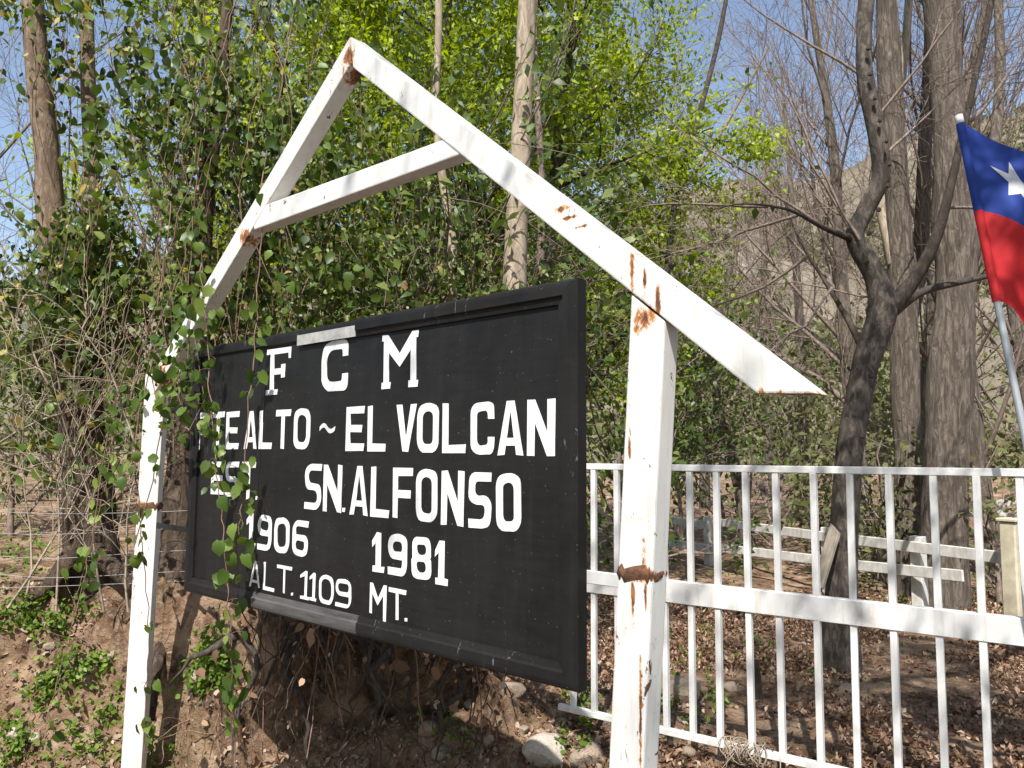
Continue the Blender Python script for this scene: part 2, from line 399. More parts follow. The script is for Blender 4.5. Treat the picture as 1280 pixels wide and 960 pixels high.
# unseen dark asphalt sheet added to cut bounced light, clear of the earth verge
m, nt, b = new_mat('asphalt'); v = coords(nt, 'Object'); n = noise(nt, v, 40, 6, .7); n2 = noise(nt, v, .8, 4)
c = mixc(nt, n2, ramp(nt, n, [(.35, (.03, .03, .031)), (.65, (.075, .073, .07))]).outputs[0], (.06, .057, .053))
nt.links.new(c, b.inputs['Base Color']); b.inputs['Roughness'].default_value = .9; bump(nt, b, n, .4, .006)
rx = np.linspace(-80, 80, 161); ry = np.linspace(-5.5, 2.5, 9); XX, YY = np.meshgrid(rx, ry)
ZZ = np.full(XX.shape, float(ground_h(np.linspace(-80, 80, 400)[:, None] + np.zeros((1, 30)), np.linspace(-5.5, 2.5, 30)[None] + np.zeros((400, 1))).max()) + .004)
i = np.arange(8)[:, None] * 161 + np.arange(160)[None]
tag(obj('added_road', mesh_np('added_road', np.stack([XX, YY, ZZ], -1).reshape(-1, 3), np.stack([i, i + 1, i + 162, i + 161], -1).reshape(-1, 4), 4, False, m)), 'unseen dark asphalt sheet added in front of the sign to cut bounced light', 'added_road', kind='structure')
# far hillside
def hill_h(x, y):
    rid = np.interp(x, [-250, -90, -40, -5, 22, 43, 77, 120, 250], [30, 26, 31, 38, 41, 44, 56, 66, 70])
    t = np.clip((y - 34) / 86, 0, 1)
    back = 1 - 0.35 * np.clip((y - 120) / 60, 0, 1)
    return 0.3 + rid * (t ** 1.15) * back + (2.2 * fbm(x * .06, y * .06, None, 4, 71) + .5 * fbm(x * .4, y * .4, None, 3, 77)) * sstep(t * 5)
hx = np.linspace(-260, 260, 261); hy = np.linspace(33, 190, 110)
XX, YY = np.meshgrid(hx, hy); ZZ = hill_h(XX, YY)
ZZ[0] = -1
nx, ny = len(hx), len(hy)
ii = (np.arange(ny - 1)[:, None] * nx + np.arange(nx - 1)[None, :])
F = np.stack([ii, ii + 1, ii + nx + 1, ii + nx], -1).reshape(-1, 4)
mh, nt, b = new_mat('dry_hillside'); v = coords(nt, 'Object')
n = noise(nt, v, .12, 8, .7); n2 = noise(nt, v, 1.4, 6, .7)
r = ramp(nt, n, [(0.35, (.13, .105, .07)), (.55, (.2, .16, .118)), (.72, (.28, .23, .185))])
c = mixc(nt, ramp(nt, n2, [(.5, (0, 0, 0)), (.62, (.7, .7, .7))]).outputs[0], r.outputs[0], (.12, .13, .05))
nt.links.new(c, b.inputs['Base Color']); b.inputs['Roughness'].default_value = .95; bump(nt, b, n2, .8, .4)
hl = obj('hill', mesh_np('hill', np.stack([XX, YY, ZZ], -1).reshape(-1, 3), F, 4, True, mh)); tag(hl, 'dry brown hillside beyond the trees', 'hill', kind='structure')
# scrub on the hillside: one mass
ns = 8200
sy = 36 + 95 * nrng.random(ns) ** 1.0; sx = (nrng.random(ns) * 1.9 - .95) * sy * 1.0
cl = fbm(sx * .08, sy * .08, None, 3, 91) > -.25
sx, sy = sx[cl], sy[cl]; ns = len(sx); k = 26
sr = .5 + nrng.random(ns) ** 2 * 1.3
base = np.stack([sx, sy, hill_h(sx, sy)], 1)
off = nrng.normal(size=(ns, k, 3)) * np.array([.5, .5, .38]); off[..., 2] = np.abs(off[..., 2])
pos = (base[:, None] + off * sr[:, None, None]).reshape(-1, 3)
o = obj('hill_scrub', leaf_mesh('hill_scrub', pos, np.repeat(sr, k) * .55, rand_frames(len(pos), nrng, (0, -.4, .6)), MT['olive'], 'small'))
tag(o, 'olive scrub scattered over the dry hillside', 'scrub', kind='stuff')

# ================================================================== SIGN
SYAW, SL, SH = 0.8232, 2.548, 1.25
S_R = Vector((0.1924, 2.4319, 0)); S_E = Vector((-math.sin(SYAW), math.cos(SYAW), 0))
SZ0 = 2.1528 - SH
SP = Plane(S_R + S_E * SL, SYAW)          # origin at ground below the left end, front face
def black_paint(name, rough, worn, wear_col=(.2, .18, .16)):
    m, nt, b = new_mat(name); v = coords(nt, 'Object')
    n = noise(nt, v, 2.2, 6, .6); f = noise(nt, v, 46, 6, .7); sc = noise(nt, coords(nt, 'Object', (1, 1, .3)), 17, 8, .75, 1.5); gr = noise(nt, coords(nt, 'Object', (.12, 1, 1)), 60, 4, .6)
    c = mixc(nt, ramp(nt, n, [(.35, (0, 0, 0)), (.75, (1, 1, 1))]).outputs[0], (.006, .0057, .0057), (.014, .0132, .013))
    c = mixc(nt, math_(nt, 'MULTIPLY', math_(nt, 'GREATER_THAN', sc, worn), .7), c, wear_col)
    run = noise(nt, coords(nt, 'Object', (1, 1, .1)), 16, 6, .7, .4); spk = noise(nt, v, 120, 3, .6)
    c = mixc(nt, ramp(nt, run, [(.5, (0, 0, 0)), (.75, (.35, .35, .35))]).outputs[0], c, (.024, .023, .022))
    c = mixc(nt, math_(nt, 'MULTIPLY', math_(nt, 'GREATER_THAN', spk, .72), .6), c, (.25, .24, .22))
    c = mixc(nt, math_(nt, 'MULTIPLY', gr, .05), c, (.2, .19, .18))
    nt.links.new(c, b.inputs['Base Color']); nt.links.new(math_(nt, 'ADD', math_(nt, 'MULTIPLY', n, .22), rough - .1), b.inputs['Roughness'])
    b.inputs['Specular IOR Level'].default_value = 0.14
    bump(nt, b, math_(nt, 'ADD', math_(nt, 'MULTIPLY', f, .25), n), .12, .004); return m
MT['black'] = black_paint('black_panel_paint', .46, .70)
MT['black_wood'] = black_paint('black_frame_paint', .5, .64)
MT['grey_wood'] = simple_mat('weathered_grey_wood', (.095, .09, .085), .8, .6, 30, .5, (.025, .023, .022), (.15, 1, 1))
MT['bare_strip'] = simple_mat('flaked_pale_strip', (.46, .45, .43), .8, .3, 18, .3, (.24, .23, .22))
m, nt, b = new_mat('white_letter_paint'); v = coords(nt, 'Object'); n = noise(nt, coords(nt, 'Object', (1, 1, .35)), 26, 6, .7); f = noise(nt, v, 70, 6, .75); g_ = noise(nt, v, 4, 3)
c = mixc(nt, ramp(nt, n, [(.4, (0, 0, 0)), (.7, (1, 1, 1))]).outputs[0], (.76, .755, .745), (.55, .545, .53))
c = mixc(nt, math_(nt, 'MULTIPLY', math_(nt, 'GREATER_THAN', f, .66), math_(nt, 'GREATER_THAN', g_, .5)), c, (.06, .058, .055))
nt.links.new(c, b.inputs['Base Color']); b.inputs['Roughness'].default_value = .6; MT['white_print'] = m
sign = thing('station_sign', 'large black station board lettered in white, framed in black timber', 'sign', SP.o, SP.rz)
FW = 0.075
mb = MB().box(FW * .8, SL - FW * .8, .022, .04, SZ0 + FW * .8, SZ0 + SH - FW * .8)
obj('panel', mb.mesh('panel', MT['black']), sign)
def board(name, a0, a1, horiz, outer, inner, mat, label=None, y0=0.0, y1=.056):
    """moulding with a sloped inner face and a rounded outer arris; a0..a1 along, outer/inner across, mitred ends"""
    s = 1 if inner > outer else -1; w = abs(inner - outer)
    prof = [(0, y1), (0, y0 + .014), (.010, y0 + .002), (.02, y0), (w * .66, y0), (w * .74, y0 + .008), (w, y0 + .012), (w, y1)]
    V = []; n = len(prof)
    for e, sg in ((a0, 1), (a1, -1)):
        for (c, y) in prof:
            a = e + sg * c * (mit[0] if sg == 1 else mit[1]); q = outer + s * c
            V.append((a, y, q) if horiz else (q, y, a))
    Fc = [(i, (i + 1) % n, n + (i + 1) % n, n + i) for i in range(n)] + [tuple(range(n))[::-1], tuple(range(n, 2 * n))]
    me = MB().add(V, Fc).mesh(name, mat)
    bm = bmesh.new(); bm.from_mesh(me); bmesh.ops.recalc_face_normals(bm, faces=bm.faces); bm.to_mesh(me); bm.free()
    o = obj(name, me, sign)
    if label: o['label'] = label
    return o
zt, zb = SZ0 + SH, SZ0
xs_, _ = SP.local(443, 408); xj, _ = SP.local(444, 795); xk, _ = SP.local(313, 760)
mit = (1, 1); board('frame_board', zb, zt, False, 0, FW, MT['black_wood']); board('frame_board', zb, zt, False, SL, SL - FW, MT['black_wood'])
mit = (1, 0); board('frame_board', 0.0008, xs_ , True, zt, zt - FW, MT['black_wood'], y0=.012)
mit = (0, 1); board('frame_board', xs_ + .002, SL - .0008, True, zt, zt - FW, MT['black_wood'])
mit = (1, 0); board('frame_board', 0.0008, xk, True, zb, zb + FW, MT['black_wood'])
mit = (0, 0); board('frame_board', xk + .001, xj, True, zb, zb + FW, MT['grey_wood'], 'frame board worn to bare grey wood')
mit = (0, 1); board('frame_board', xj + .003, SL - .0008, True, zb, zb + FW, MT['black_wood'])
xa, _ = SP.local(370, 418)
obj('bare_strip', MB().box(xa, xs_ - .002, .006, .0105, zt - FW * .98, zt - .028).mesh('bare_strip', MT['bare_strip']), sign)['label'] = 'pale flaked strip on the top board'
MT['steel_white'] = simple_mat('white_bracket_paint', (.6, .59, .57), .5, .2, 20, .1)
zb1 = SP.local(752, 728)[1]
obj('bracket', bevel(MB().box(SL - .12, SL + .19, .0565, .0665, zb1 - .02, zb1 + .02).mesh('bracket', MT['steel_white']), .002), sign)
for zz in (SZ0 + .3, SZ0 + .95):
    obj('bracket', bevel(MB().box(-.56, .12, .0565, .0665, zz - .015, zz + .015).mesh('bracket', MT['black_wood']), .002), sign)

# ---- lettering
def fillet(pts):
    out = []; n = len(pts)
    for i in range(n):
        p = pts[i]; r = p[2] if len(p) > 2 else 0
        if r <= 0: out.append((p[0], p[1])); continue
        a = Vector(pts[i - 1][:2]); b_ = Vector(p[:2]); c = Vector(pts[(i + 1) % n][:2])
        u = (a - b_); w = (c - b_); r = min(r, u.length * .499, w.length * .499); u.normalize(); w.normalize()
        p0, p1 = b_ + u * r, b_ + w * r
        for k in range(6):
            t = k / 5; q = p0 * (1 - t) ** 2 + b_ * 2 * t * (1 - t) + p1 * t * t
            # pull towards a circular arc
            out.append((q.x, q.y))
    return out
def rrect(x0, y0, x1, y1, r): return [(x0, y0, r), (x1, y0, r), (x1, y1, r), (x0, y1, r)]
def glyph(ch, w, h, t, st='b'):
    m = h / 2; R = .42 * w; ri = max(.42 * w - t * .8, .1 * w)
    if ch == 'L': return [[(0, 0), (w, 0), (w, t), (t, t), (t, h), (0, h)]]
    if ch == 'T': return [[(0, h), (0, h - t), (w/2 - t/2, h - t), (w/2 - t/2, 0), (w/2 + t/2, 0), (w/2 + t/2, h - t), (w, h - t), (w, h)]]
    if ch == 'E': return [[(0, 0), (w, 0), (w, t), (t, t), (t, m - t/2), (.88*w, m - t/2), (.88*w, m + t/2), (t, m + t/2), (t, h - t), (w, h - t), (w, h), (0, h)]]
    if ch == 'F' and st == 's':
        e = .16 * w
        return [[(0, 0), (t + 2*e, 0), (t + 2*e, t*.7), (t + e, t*.7), (t + e, m - t*.4), (w*.62, m - t*.4), (w*.62, m - t*.9), (w*.78, m - t*.9), (w*.78, m + t*.9), (w*.62, m + t*.9), (w*.62, m + t*.4), (t + e, m + t*.4), (t + e, h - t*.75), (w - t*.55, h - t*.75), (w - t*.55, h - t*1.5), (w, h - t*1.5), (w, h), (0, h), (0, h - t*.7), (e, h - t*.7), (e, t*.7), (0, t*.7)]]
    if ch == 'F': return [[(0, 0), (t, 0), (t, m - t*.6), (.9*w, m - t*.6), (.9*w, m + t*.4), (t, m + t*.4), (t, h - t), (w, h - t), (w, h), (0, h)]]
    if ch == 'A':
        xi = lambda y: t + (w/2 - t) * min(y / (.84 * h), 1)
        y0, y1 = .17 * h, .17 * h + t * .8
        return [[(0, 0), (t, 0), (xi(y0), y0), (w - xi(y0), y0), (w - t, 0), (w, 0), (w/2 + t*.52, h), (w/2 - t*.52, h)], [(xi(y1), y1), (w/2, .82*h), (w - xi(y1), y1)]]
    if ch == 'N': return [[(0, 0), (t, 0), (t, .58*h), (w - t, 0), (w, 0), (w, h), (w - t, h), (w - t, .42*h), (t, h), (0, h)]]
    if ch == 'V': return [[(0, h), (t, h), (w/2, .26*h), (w - t, h), (w, h), (w/2 + t*.52, 0), (w/2 - t*.52, 0)]]
    if ch in 'O0': return [rrect(0, 0, w, h, R), rrect(t, t, w - t, h - t, ri)]
    if ch == 'C': return [[(w, .67*h), (w, h, R), (0, h, R), (0, 0, R), (w, 0, R), (w, .33*h), (w - t, .33*h), (w - t, t, ri), (t, t, ri), (t, h - t, ri), (w - t, h - t, ri), (w - t, .67*h)]]
    if ch == 'S': return [[(w, h), (0, h, R), (0, m - t/2, R), (w - t, m - t/2, ri), (w - t, t, ri), (0, t), (0, 0), (w, 0, R), (w, m + t/2, R), (t, m + t/2, ri), (t, h - t, ri), (w, h - t)]]
    if ch in '69':
        g_ = [[(w, h), (0, h, R), (0, 0, R), (w, 0, R), (w, m + t*.6, R), (t, m + t*.6), (t, h - t, ri), (w, h - t)], rrect(t, t, w - t, m - t*.4, ri)]
        return g_ if ch == '6' else [[(w - p[0], h - p[1]) + tuple(p[2:]) for p in q] for q in g_]
    if ch == '8':
        return [[(0, 0, R), (w, 0, R), (w, m*.92, R*.6), (w*.95, m), (w*.97, m*1.08, R*.6), (w*.97, h, R), (w*.03, h, R), (w*.03, m*1.08, R*.6), (w*.05, m), (0, m*.92, R*.6)], rrect(t, t*.9, w - t, m - t*.4, ri), rrect(t, m + t*.45, w - t, h - t*.9, ri)]
    if ch == '1':
        a, b2 = (w/2 - t/2, w/2 + t/2)
        if st == 't': a, b2 = (w*.62 - t/2, w*.62 + t/2)
        return [[(.06*w, 0), (w, 0), (w, t*.75), (b2, t*.75), (b2, h), (a + t*.15, h), (0, h - t*1.1), (0, h - t*1.9), (a, h - t*1.35), (a, t*.75), (.06*w, t*.75)]]
    if ch == 'P': return [[(0, 0), (t, 0), (t, .40*h), (w, .40*h, R), (w, h, R), (0, h)], [(t, .40*h + t*.85), (t, h - t), (w - t, h - t, ri), (w - t, .40*h + t*.85, ri)]]
    if ch == 'M' and st == 's':
        s_ = t * .95; q = t * .32; L0, R0 = q, w - q
        return [[(0, 0), (s_ + 2*q, 0), (s_ + 2*q, t*.75), (s_ + q, t*.75), (s_ + q, .66*h), (w/2, .38*h), (w - s_ - q, .66*h), (w - s_ - q, t*.75), (w - s_ - 2*q, t*.75), (w - s_ - 2*q, 0), (w, 0), (w, t*.75), (R0, t*.75), (R0, h - t*.75), (w, h - t*.75), (w, h), (w - s_ - q*.2, h), (w/2, .62*h), (s_ + q*.2, h), (0, h), (0, h - t*.75), (L0, h - t*.75), (L0, t*.75), (0, t*.75)]]
    if ch == 'M': return [[(0, 0), (t, 0), (t, .66*h), (w/2, .3*h), (w - t, .66*h), (w - t, -.2*h), (w - t*.4, -.27*h, t*.3), (w, -.2*h), (w, h), (w - t, h), (w/2, .52*h), (t, h), (0, h)]]
    if ch == '~':
        up, lo = [], []
        for k in range(17):
            x = w * k / 16; y = h * .5 + h * .2 * math.sin(2 * math.pi * k / 16); up.append((x, y + t/2)); lo.append((x, y - t/2))
        return [lo + up[::-1]]
    return [[(0, 0), (w, 0), (w, h), (0, h)]]
def letter(ch, xl, xr, yt, yb, t, st='b'):
    t *= 1.09 if st == 'b' and t > .02 else 1.0
    xm = (xl + xr) / 2
    x0, _ = SP.local(xl, (yt + yb) / 2, .02); x1, _ = SP.local(xr, (yt + yb) / 2, .02)
    _, z1 = SP.local(xm, yt, .02); _, z0 = SP.local(xm, yb, .02)
    cu = bpy.data.curves.new('c', 'CURVE'); cu.dimensions = '2D'; cu.fill_mode = 'BOTH'; cu.extrude = .0008
    for poly in glyph(ch, x1 - x0, z1 - z0, t, st):
        q = fillet(poly); sp = cu.splines.new('POLY'); sp.points.add(len(q) - 1)
        for p_, (a, b_) in zip(sp.points, q): p_.co = (a, b_, 0, 1)
        sp.use_cyclic_u = True
    co = bpy.data.objects.new('c', cu)
    me = bpy.data.meshes.new_from_object(co); bpy.data.objects.remove(co); bpy.data.curves.remove(cu)
    a = np.empty(len(me.vertices) * 3, np.float32); me.vertices.foreach_get('co', a); a = a.reshape(-1, 3)
    wob = .0012
    nv = np.stack([a[:, 0] + x0 + wob * np.sin(a[:, 1] * 90 + xl), .0206 - a[:, 2], a[:, 1] + z0 + wob * np.sin(a[:, 0] * 110 + yt)], 1)
    me.vertices.foreach_set('co', np.ascontiguousarray(nv, np.float32).ravel()); me.materials.clear(); me.materials.append(MT['white_print']); me.update()
    me.name = 'painted_letter'
    obj('painted_letter', me, sign)
LET = [('F', 333, 363, 435.5, 493, .034, 's'), ('C', 402, 435, 426, 489, .036), ('M', 477.5, 522.5, 416, 485, .034, 's'),
    ('P', 247, 261, 516, 562, .027), ('T', 265, 280, 515, 562, .026), ('E', 282.5, 298.5, 514.5, 561.5, .026), ('A', 305.5, 321.5, 514, 561, .027), ('L', 324, 340, 513, 561, .026), ('T', 344.5, 363, 512, 561, .027), ('O', 367, 387.5, 510.5, 561.5, .027),
    ('~', 399.5, 418.5, 526, 545, .018), ('E', 432.5, 455, 508, 563.5, .027), ('L', 459.5, 482, 507, 564, .027), ('V', 495, 520, 505.5, 564.5, .03), ('O', 521.5, 548.5, 504, 566, .028), ('L', 553, 582, 503.5, 566.8, .028), ('C', 588, 617.7, 502.5, 568, .028), ('A', 622, 654.5, 501, 569, .03), ('N', 659, 694, 499, 570, .03),
    ('E', 264, 280, 577, 618, .026), ('S', 281.5, 298, 577, 621, .025), ('T', 302, 319, 577, 624, .026), ('.', 319.5, 321.5, 620, 624.5, .02),
    ('S', 381, 401.5, 580, 637, .026), ('N', 404, 427, 581, 640, .026), ('.', 427.6, 431, 635, 640, .02), ('A', 437.5, 460.5, 582.5, 644, .027), ('L', 463.5, 486.5, 583.5, 646.5, .027), ('F', 491, 515.7, 585, 648, .027), ('O', 520, 546.7, 586.5, 652.5, .027), ('N', 551.7, 580, 588.5, 657, .028), ('S', 585.7, 614, 590, 660.5, .028), ('O', 620, 651.3, 591.7, 664.5, .029),
    ('1', 308, 319.3, 641.6, 684.5, .027), ('9', 322, 339.5, 643.8, 688, .024), ('0', 342.6, 361.6, 647, 691.5, .024), ('6', 365.5, 385, 650.5, 695.5, .024),
    ('1', 465, 480.3, 665.5, 715.5, .028), ('9', 485, 509, 667.5, 720, .026), ('8', 514.5, 539, 671.5, 724.5, .026), ('1', 543.6, 560, 676, 731, .028),
    ('A', 312, 325.5, 701, 734, .015), ('L', 329, 343, 703.5, 738.5, .015), ('T', 346, 364.6, 707, 741.5, .015), ('.', 363.8, 366, 741, 744.5, .01), ('1', 375, 386.5, 713.8, 749, .016, 't'), ('1', 386.9, 395.5, 716, 751, .016, 't'), ('0', 398.7, 417, 719, 755.5, .016), ('9', 419.5, 439, 724, 760, .016),
    ('M', 462, 482.5, 730, 768.5, .0165), ('T', 485.7, 507.5, 736, 775, .0165), ('.', 506, 509, 773, 777, .01)]
for L in LET: letter(*L)

# ================================================================== GABLE FRAME
GP = Plane(SP.o + SP.ey * -0.0, SYAW)
def gl(x, y): return GP.local(x, y)
W, D = .112, .08
pts_r = [gl(786, 420), gl(760, 960)]; pts_l = [gl(184, 480), gl(154, 960)]
jr = gl(823, 399)
ROOT_R = (gl(752, 1100)[0], 0)
rust = []
def rs(x, y, rx, rz, yy=.0):
    a, z = gl(x, y); rust.append((a, yy, z, rx, rz))
rs(805, 397, .042, .05); rs(790, 338, .011, .085); rs(822, 372, .010, .075); rs(806, 345, .006, .05); rs(798, 718, .075, .022); rs(790, 752, .007, .07); rs(806, 748, .006, .06); rs(803, 700, .012, .06); rs(800, 900, .006, .2)
rs(180, 633, .08, .03); rs(200, 470, .09, .09); rs(435, 70, .045, .05); rs(431, 88, .05, .06, .06); rs(985, 497, .13, .02, .04); rs(305, 295, .05, .05); rs(166, 730, .03, .03); rs(700, 262, .03, .012); rs(712, 272, .035, .008); rs(728, 283, .03, .006); rs(786, 560, .006, .07)
MT['frame_white'] = paint_mat('white_frame_paint', rust, .655, (.72, .71, .685), .35)
gable = thing('gable_frame', 'white rusty steel gable frame of two posts and rafters around the black sign', 'frame', GP.o, GP.rz)
def bar_inplane(name, quad, y0, y1, mat, bv=.006):
    """prism with a quadrilateral outline in the frame's plane; quad given anticlockwise as (x, z)"""
    V = [(x, y0, z) for x, z in quad] + [(x, y1, z) for x, z in quad]
    me = MB().add(V, [(0, 1, 2, 3), (7, 6, 5, 4), (0, 4, 5, 1), (1, 5, 6, 2), (2, 6, 7, 3), (3, 7, 4, 0)]).mesh(name, mat)
    bm = bmesh.new(); bm.from_mesh(me); bmesh.ops.recalc_face_normals(bm, faces=bm.faces)
    bmesh.ops.bevel(bm, geom=list(bm.edges), offset=bv, segments=2, profile=.6, affect='EDGES', clamp_overlap=True); bm.to_mesh(me); bm.free()
    return obj(name, me, gable)
# right post, leaning a little
(xt, zt_), (xb, zb_) = pts_r; k = (xt - xb) / (zt_ - zb_)
def xr(z): return xb + (z - zb_) * k
ztop = gl(800, 372)[1]
gxw = GP.world(xr(0), 0, 0)
bar_inplane('post', [(xr(-.3), -.3), (xr(-.3) + W, -.3), (xr(ztop) + W, gl(826, 402)[1] ), (xr(ztop), gl(788, 368)[1])], .003, D, MT['frame_white'])
# rafters
ap = gl(437, 45)
ru = [gl(437, 45), gl(1020, 492)]; rl = [gl(450, 91), gl(946, 492)]
bar_inplane('rafter', [ru[0], gl(441, 84), rl[1], ru[1]], 0, D + .004, MT['frame_white'])
lu = [gl(437, 45), gl(194, 461)]
# left rafter: same width as the right one
d = Vector((lu[1][0] - lu[0][0], lu[1][1] - lu[0][1])); d.normalize(); nrm = Vector((-d.y, d.x));
if nrm.y > 0: nrm = -nrm
lw = .105
q0 = Vector(lu[0]); q1 = Vector(lu[1])
apx = Vector(gl(441, 84))
# inner edge of the left rafter meets the right rafter's left end
tt = (apx - (q0 + nrm * lw)).dot(d)
bar_inplane('rafter', [tuple(q0 - Vector((.0015, .0))), tuple(q1 + d * .05), tuple(q1 + nrm * lw + d * .10), tuple(q0 + nrm * lw + d * max(tt, .01) - Vector((.0015, 0)))], .0025, D + .001, MT['frame_white'])
# tie beam
t0u, t0l, t1u, t1l = gl(316, 261), gl(316, 287), gl(560, 171), gl(578, 191)
bar_inplane('tie_beam', [t0u, t0l, t1l, t1u], .0045, D - .004, MT['frame_white'])
# left post, turned on its axis
(xt, zt2), (xb2, zb2) = pts_l; k2 = (xt - xb2) / (zt2 - zb2)
lp = obj('post', bevel(MB().box(-W/2 * .98, W/2 * .98, -.04, .04, 0, 1).mesh('post', MT['frame_white']), .006, 2), gable)
me = lp.data
ztl = gl(198, 466)[1]; cr, sr_ = math.cos(math.radians(48)), math.sin(math.radians(48))
for v_ in me.vertices:
    z = -.3 + v_.co.z * (ztl + .3); cx = xb2 + (z - zb2) * k2 + .04
    x_, y_ = v_.co.x * cr - v_.co.y * sr_, v_.co.x * sr_ + v_.co.y * cr
    v_.co = (cx + x_, y_ + .04, z)
me.update()
# welded, rusted collars
MT['rust'] = simple_mat('rust', (.2, .085, .04), .9, .8, 55, .8, (.028, .014, .01))
def collar(cx, cy, z, w, d_, rot, h):
    n = 40; V = []; 
    for r_, (dz, ex) in enumerate(((-h, -.001), (-h * .5, .003), (0, .0055), (h * .5, .003), (h, -.001))):
        for i in range(n):
            a = 2 * math.pi * i / n; ca, sa = math.cos(a), math.sin(a)
            sx_ = math.copysign(abs(ca) ** .25, ca) * (w/2 + ex * (1 + .6 * math.sin(i * 2.7 + r_))); sy_ = math.copysign(abs(sa) ** .25, sa) * (d_/2 + ex)
            V.append((cx + sx_ * math.cos(rot) - sy_ * math.sin(rot), cy + sx_ * math.sin(rot) + sy_ * math.cos(rot), z + dz + .006 * math.sin(i * 1.9) + .004 * math.sin(i * 4.3)))
    Fc = [(r_ * n + i, r_ * n + (i + 1) % n, (r_ + 1) * n + (i + 1) % n, (r_ + 1) * n + i) for r_ in range(4) for i in range(n)]
    obj('weld_collar', MB().add(V, Fc).mesh('weld_collar', MT['rust'], True), gable)['label'] = 'rusted weld seam round the post'
zc = gl(798, 718)[1]; collar(xr(zc) + W/2, .003 + (D - .003)/2, zc, W, D, 0, .02)
zc = gl(180, 633)[1]; collar(xb2 + (zc - zb2) * k2 + .04, .04, zc, W, .08, math.radians(48), .022)

# ================================================================== GATE
GYAW = .9246
G0 = Vector((.3, 4.9052, 0)); TP = Plane(G0, GYAW)
MT['gate_white'] = paint_mat('white_gate_paint', (), .72, (.74, .735, .72), .2)
gate = thing('gate', 'white steel gate of upright bars with a wide middle rail behind the sign', 'gate', TP.o, TP.rz)
gx0 = TP.local(699, 882)[0]; gx1 = TP.local(1280, 784)[0] + .75
gxt = TP.local(716, 700)[0]
def rail(name, x0, x1, z, hh, th, bv=.003):
    return obj(name, bevel(MB().box(x0, x1, -th/2, th/2, z - hh/2, z + hh/2).mesh(name, MT['gate_white']), bv), gate)
rail('top_rail', gxt - .02, gx1, 1.541, .036, .034); rail('middle_rail', gxt - .02, gx1, .868, .118, .046); rail('bottom_rail', gx0, gx1, .12, .036, .034)
bars = [716, 742, 771, 798.5, 829, 863, 896, 932, 970, 1016, 1062, 1111, 1165, 1220, 1277]
bxs = [TP.local(p, 600)[0] for p in bars]
sp_ = (bxs[-1] - bxs[0]) / (len(bxs) - 1)
bme = bevel(MB().box(-.0155, .0155, -.0145, .0145, .137, 1.524).mesh('bar', MT['gate_white']), .002)
for x in bxs + [bxs[-1] + sp_, bxs[-1] + 2 * sp_, bxs[-1] + 3 * sp_]:
    if x < gx1:
        q = obj('bar', bme, gate, (x + rng.uniform(-.005, .005), 0, 0)); q.rotation_euler = (rng.gauss(0, .002), rng.gauss(0, .004), rng.gauss(0, .06)); q.location.x -= .8 * math.tan(q.rotation_euler[1])
for x in (gx0 + .05, gx1 - .03):
    pass
# dry grass caught on the bottom rail
rope = Tubes(); c0 = at(936, 938, 4.05)
xg, _ = TP.local(936, 940)
c0 = TP.world(xg, -.01, .12)
for i in range(46):
    a0 = rng.uniform(0, 6.28); pts = []
    rr = rng.uniform(.03, .075); tilt = rng.uniform(-.6, .6); ph = rng.uniform(2.5, 5.5); ox = rng.gauss(0, .05)
    for k_ in range(9):
        a = a0 + ph * k_ / 8; e = TP.ex
        pts.append(c0 + e * (ox + .035 * math.sin(a * 1.3 + i)) + TP.ey * (rr * math.cos(a)) + Vector((0, 0, rr * .8 * math.sin(a) + tilt * .03 * math.cos(a) - .01)))
    rope.add(pts, np.full(9, .003), 4)
for i in range(10):
    p0 = c0 + TP.ex * rng.gauss(0, .06); q = p0 + Vector((rng.gauss(0, .06), rng.gauss(-.02, .05), -rng.uniform(.06, .13)))
    rope.add([p0, (p0 + q) / 2 + Vector((rng.gauss(0, .02), 0, 0)), q], [.003, .003, .001], 4)
MT['straw'] = simple_mat('straw', (.42, .33, .24), .85, .5, 20, .2)
tag(obj('dry_grass_bundle', rope.mesh('dry_grass_bundle', MT['straw'])), 'tangled bundle of dry grass caught on the gate\'s bottom rail', 'grass bundle')

# ================================================================== FLAG
pt, pm, pb = at(1199, 147, 3.35), at(1250, 395, 3.27), at(1281, 580, 3.2)
axis = (pm - pt).normalized(); pbase = pt + axis * ((pt.z - 0.0) / -axis.z + .25)
MT['pole'] = simple_mat('grey_pole', (.52, .54, .56), .35, .15, 8, .05); MT['pole'].node_tree.nodes['Principled BSDF'].inputs['Metallic'].default_value = .4
flag = thing('flag', 'blue, white and red flag with white star on a leaning pole by the gate', 'flag', (pbase.x, pbase.y, 0))
fo = Vector((pbase.x, pbase.y, 0))
tb = Tubes().add([pt - fo, pm - fo, pbase - fo], [.0145, .0145, .0145], 12)
obj('pole', tb.mesh('pole', MT['pole']), flag)
MT['cap'] = simple_mat('white_plastic', (.8, .8, .78), .4, .05)
tb = Tubes().add([pt - axis * .012 - fo, pt - axis * .01 - fo, pt + axis * .03 - fo, pt + axis * .031 - fo], [.002, .0155, .016, .002], 12)
obj('pole_cap', tb.mesh('pole_cap', MT['cap']), flag)
HL = .80; FLY = 1.2
side = Vector((.985, -.12, 0)).normalized(); dep = Vector((.12, .985, 0))
